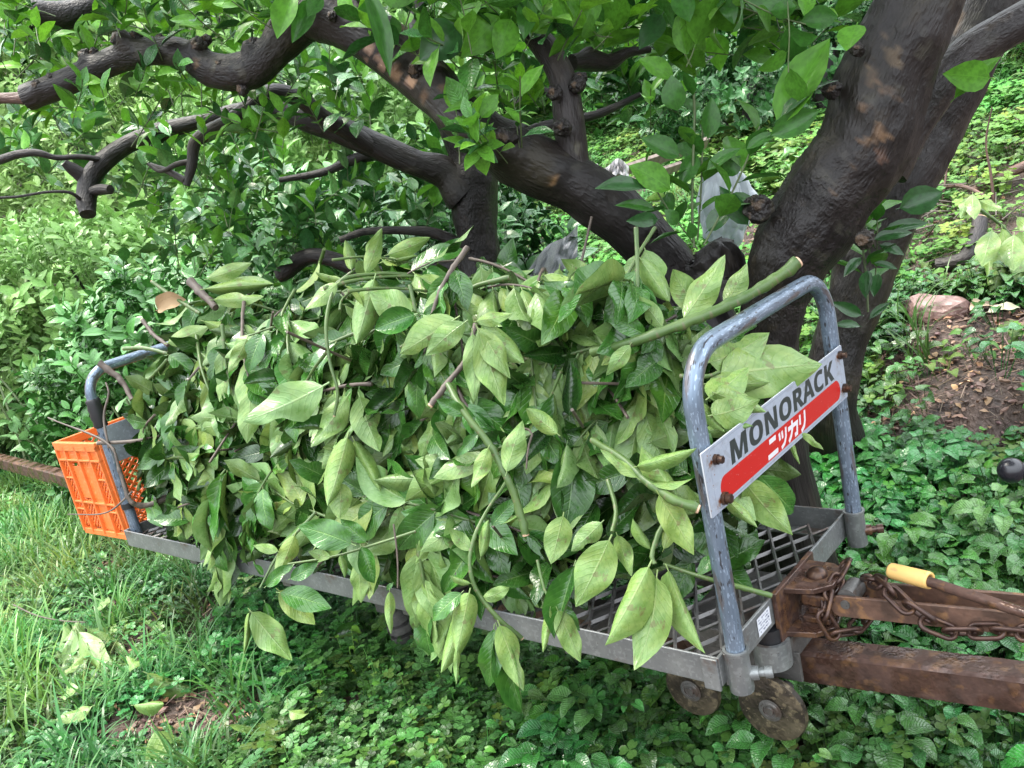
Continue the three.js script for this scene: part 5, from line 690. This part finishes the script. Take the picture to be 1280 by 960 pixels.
{ // curled dry leaf on the heap's left top
  const b = at(212, 385, 2.46), t = thing('dry_leaf', 'curled pale brown dry leaf on the left top of the heap', 'leaf', b); const m = part('blade', leafGeo({ L: 0.085, W: 0.8, fold: 0.25, bend: 0.7, roll: 0.5, wave: 0.07, nx: 8, ny: 12, seed: 5 }), new THREE.MeshStandardMaterial({ color: RGB(0.34, 0.235, 0.13), roughness: 0.8, side: THREE.DoubleSide, bumpMap: leafBump, bumpScale: 0.002 }), t); basis(V(0.75, 0.15, -0.6), EYE.clone().sub(b).normalize().add(V(0, 0.5, 0)), V(-0.04, 0, 0.02)).decompose(m.position, m.quaternion, m.scale);
}

// ---------------------------------------------------------------- ground cover
const thinned = [[1172, 342, 0.12], [1205, 338, 0.12], [1225, 330, 0.1], [1172, 396, 0.14], [1262, 380, 0.14]].map(([x, y, q]) => { const p = gnd(x, y); return [p.x, p.z + 0.06, q]; });
const inView = (p, m = 90) => { const [x, y, d] = pix(p); return d > 0.3 && x > -m && x < 1280 + m && y > -m && y < 960 + m; };
const sideOf = (x, z) => (x + 0.16) * 0.565 - (z - 0.52) * 0.825; // above 0: clover side, below 0: grass
function cloverClump(seed, k = 13, size = 1) {
  const r = rng(seed), P = [], U = [], I = []; const leaflet = (c, dir, nrm, R) => { const z = dir.clone().cross(nrm).normalize(), b = P.length / 3, prof = [[0, 0], [0.5, 0.62], [1.0, 0.62], [1.28, 0.3], [1.14, 0], [1.28, -0.3], [1.0, -0.62], [0.5, -0.62]]; for (const [a, w] of prof) { const q = c.clone().addScaledVector(dir, a * R).addScaledVector(z, w * R).addScaledVector(nrm, Math.abs(w) * R * 0.22); P.push(q.x, q.y, q.z); U.push(w * 0.5 + 0.5, clamp(a * 0.75)); } P.push(...c.clone().addScaledVector(dir, 0.75 * R).toArray()); U.push(0.5, 0.55); const m = b + 8; for (let i = 0; i < 8; i++) I.push(m, b + i, b + (i + 1) % 8); };
  for (let i = 0; i < k; i++) {
    const a = r() * 6.28, q = 0.055 * Math.sqrt(r()), h = 0.025 + 0.06 * r(), c = V(Math.cos(a) * q, h, Math.sin(a) * q), n = V((r() - 0.5) * 0.7, 1, (r() - 0.5) * 0.7).normalize(), R = (0.007 + 0.005 * r()) * size, s = r() * 6;
    for (let m = 0; m < 3; m++) { const f = s + m * 2.094, d = V(Math.cos(f), 0, Math.sin(f)); d.addScaledVector(n, -d.dot(n)).normalize(); leaflet(c, d, n, R); }
    const b = P.length / 3, w = 0.0006; P.push(c.x * 0.6 - w, 0, c.z * 0.6, c.x * 0.6 + w, 0, c.z * 0.6, c.x + w, c.y, c.z, c.x - w, c.y, c.z); U.push(0.5, 0, 0.5, 0, 0.5, 0.3, 0.5, 0.3); I.push(b, b + 1, b + 2, b, b + 2, b + 3);
  }
  const g = new THREE.BufferGeometry(); g.setAttribute('position', new THREE.Float32BufferAttribute(P, 3)); g.setAttribute('uv', new THREE.Float32BufferAttribute(U, 2)); g.setIndex(I); g.computeVertexNormals(); return g;
}
function heartLeaf(seed) { // broad, pointed, with sunken veins
  const r = rng(seed), P = [], U = [], I = [], ny = 6, nx = 4; let x = 0, y = 0, a = 0.3; for (let j = 0; j <= ny; j++) { const t = j / ny, w = 0.36 * Math.pow(Math.sin(Math.PI * Math.pow(clamp(t + 0.02), 0.62)), 0.8) + (j === 0 ? 0.1 : 0); for (let i = 0; i <= nx; i++) { const s = i / nx * 2 - 1; P.push(x - (j < 2 ? 0.06 * Math.abs(s) * (2 - j) : 0), y + Math.abs(s) * w * 0.3 + 0.02 * Math.sin(t * 20) * Math.abs(s), s * w); U.push(s * 0.5 + 0.5, t); } a -= (0.9 + 0.5 * r()) / ny; x += Math.cos(a) / ny; y += Math.sin(a) / ny; }
  for (let j = 0; j < ny; j++) for (let i = 0; i < nx; i++) { const q = j * (nx + 1) + i; I.push(q, q + 1, q + nx + 1, q + 1, q + nx + 2, q + nx + 1); }
  const g = new THREE.BufferGeometry(); g.setAttribute('position', new THREE.Float32BufferAttribute(P, 3)); g.setAttribute('uv', new THREE.Float32BufferAttribute(U, 2)); g.setIndex(I); g.computeVertexNormals(); return clean(g);
}
function weedClump(seed, k, L, spread, h0, h1) {
  const r = rng(seed), g = [], hl = [heartLeaf(seed), heartLeaf(seed + 1)];
  for (let i = 0; i < k; i++) { const a = r() * 6.28, q = spread * Math.sqrt(r()), h = lerp(h0, h1, r()), b = V(Math.cos(a) * q, h, Math.sin(a) * q), f = a + (r() - 0.5) * 2, dir = V(Math.cos(f), 0.1 + (r() - 0.6) * 0.7, Math.sin(f)), n = V((r() - 0.5) * 0.6, 1, (r() - 0.5) * 0.6), s = L * lerp(0.6, 1.2, r()); g.push(hl[i % 2].clone().applyMatrix4(basis(dir, n, b, s, s, s))); const st = rod(V(b.x * 0.4, 0, b.z * 0.4), b, 0.0011, 3); g.push(st); }
  return mergeGeometries(g.map(clean));
}
function grassTuft(seed, k, h0, h1, spread) {
  const r = rng(seed), P = [], U = [], I = []; for (let i = 0; i < k; i++) { const a = r() * 6.28, q = spread * Math.sqrt(r()), f = r() * 6.28, h = lerp(h0, h1, r()), bend = 0.4 + 1.5 * r(), w = 0.002 + 0.0026 * r(); let p = V(Math.cos(a) * q, 0, Math.sin(a) * q), an = 1.45 - 0.4 * r(); const d = V(Math.cos(f), 0, Math.sin(f)), z = V(-d.z, 0, d.x), b = P.length / 3; for (let j = 0; j <= 5; j++) { const ww = w * (1 - Math.pow(j / 5, 2) * 0.9); for (const s of [-1, 1]) { P.push(p.x + z.x * ww * s, p.y, p.z + z.z * ww * s); U.push(0.5 + 0.4 * s, j / 5); } p = p.clone().addScaledVector(d, Math.cos(an) * h / 5).add(V(0, Math.sin(an) * h / 5, 0)); an -= bend / 5; } for (let j = 0; j < 5; j++) { const c = b + j * 2; I.push(c, c + 1, c + 2, c + 1, c + 3, c + 2); } }
  const g = new THREE.BufferGeometry(); g.setAttribute('position', new THREE.Float32BufferAttribute(P, 3)); g.setAttribute('uv', new THREE.Float32BufferAttribute(U, 2)); g.setIndex(I); g.computeVertexNormals(); return g;
}
function cover(name, label, geos, mat, spots) { // spots: [x, z, scale, tone, lift]
  const o = new THREE.Group(); o.name = name; o.userData = { kind: 'stuff', label, category: 'ground cover' }; scene.add(o); const r = rng(name.length * 31), c = new THREE.Color();
  geos.forEach((g, k) => { const mine = spots.filter((_, i) => i % geos.length === k); const im = new THREE.InstancedMesh(g, mat, mine.length); im.name = name; im.userData.kind = 'stuff'; im.castShadow = im.receiveShadow = true; mine.forEach(([x, z, s, t, lift = 0], i) => { const e = 0.05, nx = (H(x - e, z) - H(x + e, z)) / (2 * e), nz = (H(x, z - e) - H(x, z + e)) / (2 * e); const q = new THREE.Quaternion().setFromUnitVectors(V(0, 1, 0), V(nx * 0.6, 1, nz * 0.6).normalize()).multiply(new THREE.Quaternion().setFromAxisAngle(V(0, 1, 0), r() * 6.28)); im.setMatrixAt(i, new THREE.Matrix4().compose(onGround(x, z, lift - 0.004), q, V(s, s * lerp(0.8, 1.2, r()), s))); const pa = fbm(x * 1.1 + 30, z * 1.1, k * 3, 3), pb = fbm(x * 2.6, z * 2.6 + 9, 4, 2), g2 = t * lerp(0.55, 1.45, sstep(0.3, 0.7, pa)); im.setColorAt(i, c.setRGB(g2 * lerp(0.65, 1.45, r() * r() + 0.15) * lerp(0.75, 1.2, sstep(0.35, 0.65, pb)), g2, g2 * lerp(0.6, 1.2, r()))); }); o.add(im); });
}
function scatter(n, x0, x1, z0, z1, seed, keep) { const r = rng(seed), out = []; for (let i = 0; i < n; i++) { const x = lerp(x0, x1, r()), z = lerp(z0, z1, r()), k = keep(x, z); if (r() < k && inView(onGround(x, z))) out.push([x, z, lerp(0.7, 1.3, r()), lerp(0.65, 1.3, r())]); } return out; }
const bare = (x, z) => { let b = 0; const n = (fbm(x * 7, z * 7, 1, 3) - 0.5) * 0.8; for (const [cx, cz, rad] of [[-0.58, 0.51, 0.17], [-0.42, 0.46, 0.12], [-0.66, 0.63, 0.1], [-0.78, 0.2, 0.09], [-1.1, 0.35, 0.08], [-0.95, 0.12, 0.07], [-1.5, 0.25, 0.1], [-0.4, 0.3, 0.06], [-2.0, 0.0, 0.12], [0.98, -1.42, 0.26], [0.86, -1.78, 0.28], [1.15, -1.7, 0.24], [0.75, -1.35, 0.14], [-0.35, -3.0, 0.25]]) b = Math.max(b, 1 - sstep(0.7, 1.15, Math.hypot(x - cx, z - cz) / rad + n)); return b; };
const cloverMat = wet(0.054, 0.19, 0.038, { roughness: 0.36 }), weedMat = wet(0.072, 0.25, 0.056, { roughness: 0.22, bumpScale: 0.004 }), grassMat = foliage(0.17, 0.36, 0.095, { clearcoat: 0.5 }), hillMat = foliage(0.15, 0.35, 0.06, { clearcoat: 0.3 });
cover('clover', 'small round-leaved clover covering the ground below and before the cart', [cloverClump(1), cloverClump(2), cloverClump(3), cloverClump(4, 11, 1.3)], cloverMat, scatter(9000, -2.2, 1.6, -1.4, 1.1, 31, (x, z) => sstep(-0.12, 0.08, sideOf(x, z) + 0.2 * (fbm(x * 5, z * 5, 3, 2) - 0.5)) * (1 - 0.75 * sstep(0.35, 0.75, x + 0.4 * (fbm(x * 4, z * 4, 9, 2) - 0.5))) * (1 - bare(x, z))));
cover('leafy_weeds', 'glossy pointed broad-leaved weeds at the right around rail and drawbar', [weedClump(1, 8, 0.046, 0.06, 0.03, 0.09), weedClump(2, 7, 0.056, 0.06, 0.04, 0.11), weedClump(3, 10, 0.034, 0.055, 0.02, 0.08), weedClump(4, 9, 0.026, 0.05, 0.02, 0.1)], weedMat, scatter(4600, -0.2, 2.2, -2.2, 0.5, 33, (x, z) => sstep(0.25, 0.6, x + 0.5 * (fbm(x * 4, z * 4, 9, 2) - 0.5)) * (1 - bare(x, z) * 0.96) * (z < -1.2 ? 0.6 : 1)));
cover('grass', 'wet green grass with long bent blades at the left before the rail', [grassTuft(1, 16, 0.05, 0.13, 0.045), grassTuft(2, 14, 0.08, 0.21, 0.04), grassTuft(3, 20, 0.03, 0.09, 0.05)], grassMat, scatter(9000, -5.5, 0.2, -2.0, 1.4, 35, (x, z) => (1 - sstep(-0.12, 0.1, sideOf(x, z) + 0.25 * (fbm(x * 5, z * 5, 3, 2) - 0.5))) * (1 - bare(x, z) * 0.93) * (0.35 + 0.65 * sstep(0.35, 0.6, fbm(x * 4 + 3, z * 4, 5, 3)) * 1.4) * (x > -3 ? 0.9 : 0.6)));
cover('small_weeds', 'small broad-leaved weeds mixed into the grass at the left', [weedClump(11, 9, 0.026, 0.05, 0.015, 0.05), weedClump(12, 8, 0.032, 0.05, 0.02, 0.06), cloverClump(13, 12, 1.1)], wet(0.075, 0.25, 0.056, { roughness: 0.3 }), scatter(9000, -4.5, 0.3, -2.0, 1.3, 37, (x, z) => (1 - sstep(-0.05, 0.25, sideOf(x, z))) * (1 - bare(x, z) * 0.95) * (0.35 + 0.55 * sstep(0.4, 0.58, fbm(x * 6, z * 6 + 3, 2, 3)))));
cover('bank_weeds', 'light green low weeds on the bank behind the trees', [weedClump(21, 9, 0.032, 0.08, 0.01, 0.05), cloverClump(22, 13, 1.6), weedClump(23, 8, 0.04, 0.08, 0.01, 0.07)], hillMat, scatter(24000, -5.5, 3.2, -8.5, -0.7, 39, (x, z) => (1 - bare(x, z) * 0.9) * (0.45 + 0.55 * sstep(0.36, 0.6, fbm(x * 2.3, z * 2.3, 6, 3))) * sstep(-0.7, -1.5, z) * (thinned.some(([a, b, q]) => Math.hypot(x - a, z - b) < q) ? 0.2 : 1)));
cover('seedlings', 'small light green seedlings among the glossy weeds at the right', [weedClump(51, 7, 0.022, 0.04, 0.05, 0.12), cloverClump(52, 9, 1.5)], foliage(0.13, 0.33, 0.06), scatter(1500, -0.3, 2.2, -2.2, 0.6, 43, (x, z) => sstep(0.45, 0.6, fbm(x * 3 + 2, z * 3, 4, 3)) * (1 - bare(x, z) * 0.7)));
cover('bank_grass', 'pale grass tufts on the bank at the upper right', [grassTuft(31, 16, 0.1, 0.26, 0.04)], grassMat, scatter(900, -3, 3, -8, -1.6, 41, (x, z) => sstep(0.5, 0.62, fbm(x * 1.5 + 8, z * 1.5, 6, 3))));
{ // pale cut leaves strewn over the bank beyond the bag
  const o = new THREE.Group(); o.name = 'strewn_leaves'; o.userData = { kind: 'stuff', label: 'pale cut leaves strewn thickly on the bank left of the scarred trunk', category: 'leaves' }; scene.add(o); const r = rng(321), c = new THREE.Color();
  for (let k = 0; k < 3; k++) { const im = new THREE.InstancedMesh(heapLeaves[k * 4 + 1], heapMats[[0, 1, 4][k]], 110); im.name = 'strewn_leaves'; im.userData.kind = 'stuff'; im.castShadow = im.receiveShadow = true; for (let i = 0; i < 110; i++) { const p = gnd(925 + (r() + r() - 1) * 95, 218 + (r() + r() - 1) * 60).add(V(0, 0.02 + 0.07 * r(), 0)), a = r() * 6.28, s = 0.1 + 0.06 * r(); im.setMatrixAt(i, basis(V(Math.cos(a), (r() - 0.5) * 0.7, Math.sin(a)), V((r() - 0.5) * 0.9, r() < 0.7 ? -1 : 1, (r() - 0.5) * 0.9), p, s, s, s)); const t = 0.7 + 0.4 * r(); im.setColorAt(i, c.setRGB(t * 1.05, t, t * 0.9)); } o.add(im); }
}
{ // litter: chips of bark, twigs, dead leaves on the bare soil
  const chip = new THREE.DodecahedronGeometry(1, 0).scale(1, 0.3, 0.5), twig = new THREE.CylinderGeometry(0.05, 0.04, 2, 5).rotateZ(Math.PI / 2), dead = leafGeo({ L: 1.6, W: 0.5, fold: 0.3, bend: 0.9, nx: 2, ny: 4, wave: 0.08, petiole: 0 }).translate(-0.8, 0, 0);
  const o = new THREE.Group(); o.name = 'leaf_litter'; o.userData = { kind: 'stuff', label: 'brown bark chips, twigs and dead leaves strewn on the bare soil', category: 'litter' }; scene.add(o);
  const r = rng(777), mats = [new THREE.MeshStandardMaterial({ color: RGB(0.16, 0.1, 0.075), roughness: 0.6 }), new THREE.MeshStandardMaterial({ color: RGB(0.19, 0.14, 0.1), roughness: 0.7 }), new THREE.MeshStandardMaterial({ color: RGB(0.28, 0.17, 0.09), roughness: 0.6, side: THREE.DoubleSide })], c = new THREE.Color();
  [[chip, 9000, 0.005, 0.024], [twig, 4500, 0.015, 0.055], [dead, 2600, 0.015, 0.034]].forEach(([g, n, s0, s1], k) => { const M = []; for (let i = 0; i < n * 3 && M.length < n; i++) { const x = lerp(-2.4, 1.9, r()), z = lerp(-3.6, 1.1, r()), b = bare(x, z); if (r() > b * 1.2 + 0.12 || !inView(onGround(x, z))) continue; const s = lerp(s0, s1, r() * r()), q = new THREE.Quaternion().setFromEuler(new THREE.Euler((r() - 0.5) * 0.9, r() * 6.28, (r() - 0.5) * 0.9)); M.push(new THREE.Matrix4().compose(onGround(x, z, 0.004 + s * 0.2), q, V(s, s, s))); } const im = new THREE.InstancedMesh(g, mats[k], M.length); im.name = 'litter'; im.userData.kind = 'stuff'; im.castShadow = im.receiveShadow = true; M.forEach((m, i) => { im.setMatrixAt(i, m); const t = lerp(0.45, 1.9, r() * r() + 0.2 * r()); im.setColorAt(i, c.setRGB(t, t * lerp(0.85, 1.05, r()), t * lerp(0.8, 1.1, r()))); }); o.add(im); });
}
// ---------------------------------------------------------------- details on the bank and on the grass
const up = (p, h) => p.clone().add(V(0, h, 0));
{
  const wood = new THREE.MeshStandardMaterial({ map: tex(256, 256, (u, v) => { const n = fbm(u * 30, v * 4, 1, 5, 4), m = fbm(u * 5, v * 5, 4, 4, 5); return mix3([0.1, 0.075, 0.06], [0.27, 0.215, 0.18], clamp(n * 0.8 + m * 0.6 - 0.25)); }, true, 3), roughness: 0.75, bumpMap: barkBump, bumpScale: 0.003 });
  // log with a pale sawn end
  const a = up(gnd(1172, 338), 0.02), b = up(gnd(1205, 334), 0.025), c = up(gnd(1222, 318), 0.06), e = up(gnd(1228, 306), 0.1), log = thing('log', 'short crooked brown log with a pale sawn end lying on the bank at the right', 'log', b.clone());
  part('bark', tint(local(limbGeo([[a, 0.03], [b, 0.036], [c, 0.033], [e, 0.03]], { seed: 91, radial: 14 }), log), barkTint(1.0)), barkMat, log); const d = e.clone().sub(c).normalize(); part('sawn_end', local(rod(e.clone().addScaledVector(d, -0.002), e.clone().addScaledVector(d, 0.006), 0.027, 14), log), cutWood, log);
  const deadB = (label, pts, r0, r1) => { const P = pts.map(([x, y, h]) => up(gnd(x, y), h)), t = thing('dead_branch', label, 'branch', P[0].clone()); part('stem', tint(local(limbGeo(P.map((p, i) => [p, lerp(r0, r1, i / (P.length - 1))]), { seed: 93, radial: 9, step: 0.02 }), t), (q) => [0.32, 0.2, 0.16].map((v) => v * (0.7 + 0.6 * vnoise(q.x * 30, q.y * 30, q.z * 30)))), barkMat, t); return t; };
  deadB('thick pinkish dead branch lying on the bank and leaving at the right edge', [[1218, 248, 0.03], [1250, 236, 0.05], [1290, 222, 0.06], [1340, 205, 0.05]], 0.022, 0.026);
  deadB('long bare dead twig arching over the bank right of the slanting trunk', [[1178, 248, 0.05], [1205, 258, 0.09], [1235, 268, 0.07], [1255, 285, 0.03]], 0.01, 0.006);
  deadB('forked dead twig lying behind the short log', [[1146, 325, 0.02], [1160, 308, 0.05], [1190, 302, 0.05], [1215, 300, 0.04]], 0.008, 0.004);
  deadB('upright dead twig standing on the bank above the log', [[1243, 262, 0.02], [1242, 258, 0.14], [1239, 254, 0.26], [1250, 250, 0.4]], 0.007, 0.003);
  deadB('thin dead twig slanting up between the trunk and the log', [[1178, 262, 0.02], [1186, 250, 0.12], [1194, 246, 0.22]], 0.006, 0.003);
  { const r = rng(55), tw = []; for (let i = 0; i < 70; i++) { const p = up(gnd(1110 + r() * 150, 235 + r() * 90), 0.01 + 0.06 * r()), q = p.clone().add(V((r() - 0.5) * 0.5, (r() - 0.3) * 0.12, (r() - 0.5) * 0.5)); tw.push(rod(p, q, 0.003 + 0.002 * r(), 5, 0.0015)); } const o = new THREE.Group(); o.name = 'brushwood'; o.userData = { kind: 'stuff', label: 'tangle of thin dead twigs on the bank right of the slanting trunk', category: 'brushwood' }; scene.add(o); part('twigs', boxUV(merged(tw)), stemBrown, o, 'stuff'); }
  // leafy cut branch lying on the bank
  const cb = gnd(1262, 345), cd = depthOf(cb) - 0.12, t = thing('cut_branch', 'yellowish wilted leafy branch thrown on the bank at the right edge', 'branch', up(cb, 0.08)), r = rng(66);
  stemPart(t, [at(1225, 262, cd), at(1250, 280, cd), at(1268, 298, cd), at(1300, 310, cd)], 0.006, 0.004, stemGreen, false);
  for (const [bx, by, tx, ty] of [[1212, 245, 1200, 270], [1216, 240, 1215, 272], [1222, 250, 1250, 262], [1240, 285, 1232, 330], [1236, 300, 1236, 362], [1252, 282, 1258, 325], [1268, 290, 1262, 335], [1275, 285, 1280, 335], [1262, 325, 1248, 362], [1278, 310, 1270, 352], [1270, 270, 1290, 290], [1284, 300, 1300, 350]]) { const p = at(bx, by, cd - 0.1 * r()), q = at(tx, ty, depthOf(p) - 0.05), dd = q.clone().sub(p); leafPart(t, p, dd.clone().normalize(), EYE.clone().sub(p).normalize().add(V((r() - 0.5) * 0.8, 0.3, (r() - 0.5) * 0.8)), dd.length(), true, r, null, 3, 0.8 + 0.4 * r()); }
  // rock
  const rp = gnd(1172, 392), rk = new THREE.IcosahedronGeometry(1, 5); { const p = rk.attributes.position; for (let i = 0; i < p.count; i++) { const q = V().fromBufferAttribute(p, i), k = 1 + 0.7 * (fbm(q.x * 1.6 + 3, q.y * 1.6, q.z * 1.6, 4) - 0.5); p.setXYZ(i, q.x * k * 0.12, Math.max(-0.6, q.y) * k * 0.075 + 0.04 * Math.max(0, -q.x) - 0.01, q.z * k * 0.085); } rk.computeVertexNormals(); }
  const rock = thing('rock', 'flat pinkish brown rock half sunk in the bank at the right', 'rock', rp); part('stone', boxUV(toCreasedNormals(clean(rk), 0.5)), new THREE.MeshStandardMaterial({ map: tex(256, 256, (u, v) => { const n = fbm(u * 14, v * 14, 1, 5, 14), w = sstep(0.6, 0.72, fbm(u * 9, v * 20, 5, 4)); return mix3(mix3([0.12, 0.065, 0.055], [0.27, 0.165, 0.145], n), [0.42, 0.32, 0.29], w * 0.4); }, true, 4), roughness: 0.55, bumpMap: soilBump, bumpScale: 0.01 }), rock);
  for (const [i, x, y, s] of [[0, 1262, 375, 0.16], [1, 1245, 385, 0.12], [2, 1275, 360, 0.13], [3, 1232, 398, 0.1]]) { const p = gnd(x, y), l = thing('fallen_leaf', ['large tan dead leaf lying lowest at the right edge of the bank', 'smaller tan dead leaf beside the large one on the bank', 'orange tan dead leaf above the large one at the right edge', 'small pale dead leaf below the wilted branch on the bank'][i], 'leaf', up(p, 0.02)); const m = part('blade', leafGeo({ L: 1, W: 0.6, fold: 0.2, bend: 0.6, wave: 0.05, seed: 70 + i }), new THREE.MeshStandardMaterial({ color: RGB(0.5 - 0.05 * i, 0.34, 0.18 + 0.05 * (i % 2)), roughness: 0.7, side: THREE.DoubleSide }), l); basis(V(Math.cos(i * 2), 0.1, Math.sin(i * 2)), V(0.1, 1, 0.2), V(0, 0, 0), s, s, s).decompose(m.position, m.quaternion, m.scale); }
  // planks, netting, bag
  const board = (label, p, q, w, th) => { const t = thing('plank', label, 'plank', p.clone().lerp(q, 0.5)), L = p.distanceTo(q), g = boxUV(box(L, w, th, 0, 0, 0, 0.003), 1); const M = basis(q.clone().sub(p), V(0, 0.25, 1).cross(q.clone().sub(p)).normalize().cross(q.clone().sub(p)).negate(), V(0, 0, 0)); part('board', g.applyMatrix4(M), wood, t); };
  board('upper weathered plank leaning on the bank behind the limb', at(742, 226, 4.4), at(884, 178, 4.7), 0.07, 0.02);
  board('lower weathered plank under the other one behind the limb', at(750, 240, 4.36), at(850, 207, 4.6), 0.05, 0.02);
  const cloth = (name, label, cat, fn, nu, nv, mat) => { const P = [], U = [], I = []; for (let j = 0; j <= nv; j++) for (let i = 0; i <= nu; i++) { const p = fn(i / nu, j / nv); P.push(p.x, p.y, p.z); U.push(i / nu, j / nv); } for (let j = 0; j < nv; j++) for (let i = 0; i < nu; i++) { const a = j * (nu + 1) + i; I.push(a, a + 1, a + nu + 1, a + 1, a + nu + 2, a + nu + 1); } const g = new THREE.BufferGeometry(); g.setAttribute('position', new THREE.Float32BufferAttribute(P, 3)); g.setAttribute('uv', new THREE.Float32BufferAttribute(U, 2)); g.setIndex(I); g.computeVertexNormals(); const t = thing(name, label, cat, V(P[0], P[1], P[2])); part('sheet', local(clean(g), t), mat, t); };
  const netMat = new THREE.MeshPhysicalMaterial({ color: RGB(0.26, 0.27, 0.3), roughness: 0.9, transmission: 0.4, side: THREE.DoubleSide, bumpMap: tex(128, 128, (u, v) => { const s = 0.5 + 0.5 * Math.sin(u * 190) * Math.sin(v * 190); return [s, s, s]; }, false, 6), bumpScale: 0.002 });
  cloth('netting', 'grey netting strip hung as a low fence behind the heap', 'netting', (u, v) => at(lerp(640, 722, u), lerp(352, 278, u) + v * 40 + 5 * Math.sin(u * 9), 3.55 + 0.25 * u + 0.14 * (fbm(u * 7, v * 2.5, 4, 3) - 0.5)), 40, 10, netMat);
  cloth('white_cloth', 'white cloth bunched over the end of the planks', 'cloth', (u, v) => at(lerp(746, 786, u), 204 + 6 * Math.sin(u * 7) + v * (28 - 12 * u), 4.32 + 0.2 * (fbm(u * 9, v * 2, 7, 3) - 0.5)), 40, 8, new THREE.MeshPhysicalMaterial({ color: RGB(0.42, 0.4, 0.42), roughness: 0.9, transmission: 0.3, side: THREE.DoubleSide }));
  const bp = at(905, 250, 3.3), bg = new THREE.IcosahedronGeometry(1, 24), pb = bg.attributes.position; for (let i = 0; i < pb.count; i++) { const q = V().fromBufferAttribute(pb, i), c = Math.abs(fbm(q.x * 1.5 + 9, q.y * 1.1, q.z * 1.5, 2) - 0.5) + 0.45 * Math.abs(fbm(q.x * 3.5, q.y * 2 + 3, q.z * 3.5, 2) - 0.5), k = 0.75 + 0.9 * c, tp = 1 - 0.45 * clamp(q.y); pb.setXYZ(i, q.x * k * 0.115 * tp, q.y * k * 0.2, q.z * k * 0.1 * tp); } bg.computeVertexNormals();
  const bag = thing('plastic_bag', 'crumpled translucent white plastic bag standing on the bank behind the stump', 'bag', bp.clone()); bag.rotation.z = -0.15; part('film', clean(bg), new THREE.MeshPhysicalMaterial({ color: RGB(0.48, 0.52, 0.56), roughness: 0.75, transmission: 0.4, clearcoat: 0.6, clearcoatRoughness: 0.25, side: THREE.DoubleSide }), bag);
}
{ // leaves dropped on the grass and clover
  const r = rng(88);
  const drop = (label, x, y, x2, y2, under, mi, wide = 1, h = 0.1) => { const p = up(gnd(x, y), h), q = at(x2, y2, depthOf(up(gnd(x2, y2), h))), d = q.clone().sub(p), t = thing('fallen_leaf', label, 'leaf', p); leafPart(t, p, d.clone().normalize(), V((r() - 0.5) * 0.6, 1, 0.2 + (r() - 0.5) * 0.6), d.length(), under, r, null, mi, wide); };
  drop('pale fallen leaf lying flat right above the bare soil patch', 192, 878, 242, 862, true, 3);
  drop('pale fallen leaf with a wavy edge at the bottom edge below the clover', 295, 950, 350, 914, true, 1);
  drop('blunt pale fallen leaf standing beside the wavy one at the bottom edge', 352, 962, 358, 928, true, 3, 1.1);
  drop('narrow pale fallen leaf between grass and clover above the bottom edge', 325, 882, 340, 856, true, 3);
  drop('small pale fallen leaf in the grass above the soil patch', 212, 805, 214, 786, true, 0, 1.2);
  drop('pale fallen leaf at the foot of the grass below the crate', 205, 706, 222, 714, true, 1);
  drop('pale fallen leaf cut by the bottom edge under the soil patch', 205, 952, 232, 970, true, 3, 1.2);
  drop('pale fallen leaf upright in the grass at the lower left', 30, 940, 38, 905, true, 3);
  drop('dark fallen leaf lying on the clover under the front rail', 424, 836, 468, 806, false, 4, 1.4);
  drop('dark pointed leaf hanging tip down in the clover at the bottom', 634, 905, 632, 952, false, 0, 0.9);
  drop('pale fallen leaf half hidden in clover right of the wavy leaf', 372, 915, 366, 942, true, 0);
  for (let i = 0; i < 16; i++) { const x = 10 + 400 * r(), y = 700 + 250 * r(), a = r() * 6.28, p = up(gnd(x, y), 0.075 + 0.04 * r()), t2 = thing('fallen_leaf', 'pale cut leaf dropped flat among the grass at the lower left', 'leaf', p, 'pale leaves dropped in the grass'); leafPart(t2, p, V(Math.cos(a), (r() - 0.5) * 0.5, Math.sin(a)), V((r() - 0.5) * 0.7, 1, (r() - 0.5) * 0.7 + 0.2), 0.06 + 0.05 * r(), true, r, null, [0, 1, 3][i % 3]); }
  const t = thing('cut_branch', 'small wilted leafy sprig lying in the grass at the lower left', 'branch', up(gnd(105, 815), 0.1)), P = [[30, 790], [60, 805], [90, 812], [120, 815]].map(([x, y]) => up(gnd(x, y), 0.11)); stemPart(t, P, 0.003, 0.002, stemBrown, false);
  for (const [x, y, x2, y2, w] of [[115, 822, 162, 790, 0.8], [118, 822, 160, 818, 0.6], [110, 824, 135, 852, 0.9], [105, 820, 88, 868, 0.8], [112, 815, 100, 840, 1.2], [95, 815, 58, 840, 0.8], [100, 812, 60, 822, 0.7], [108, 826, 120, 850, 1]]) { const p = up(gnd(x, y), 0.115), q = at(x2, y2, depthOf(up(gnd(x2, y2), 0.09 + 0.05 * r()))), d = q.clone().sub(p); leafPart(t, p, d.clone().normalize(), V((r() - 0.5) * 1.6, 1, 0.2 + (r() - 0.5) * 1.2), d.length(), true, r, null, [0, 4, 1][Math.floor(r() * 3)], w * 0.7); }
}
renderer.render(scene, camera);
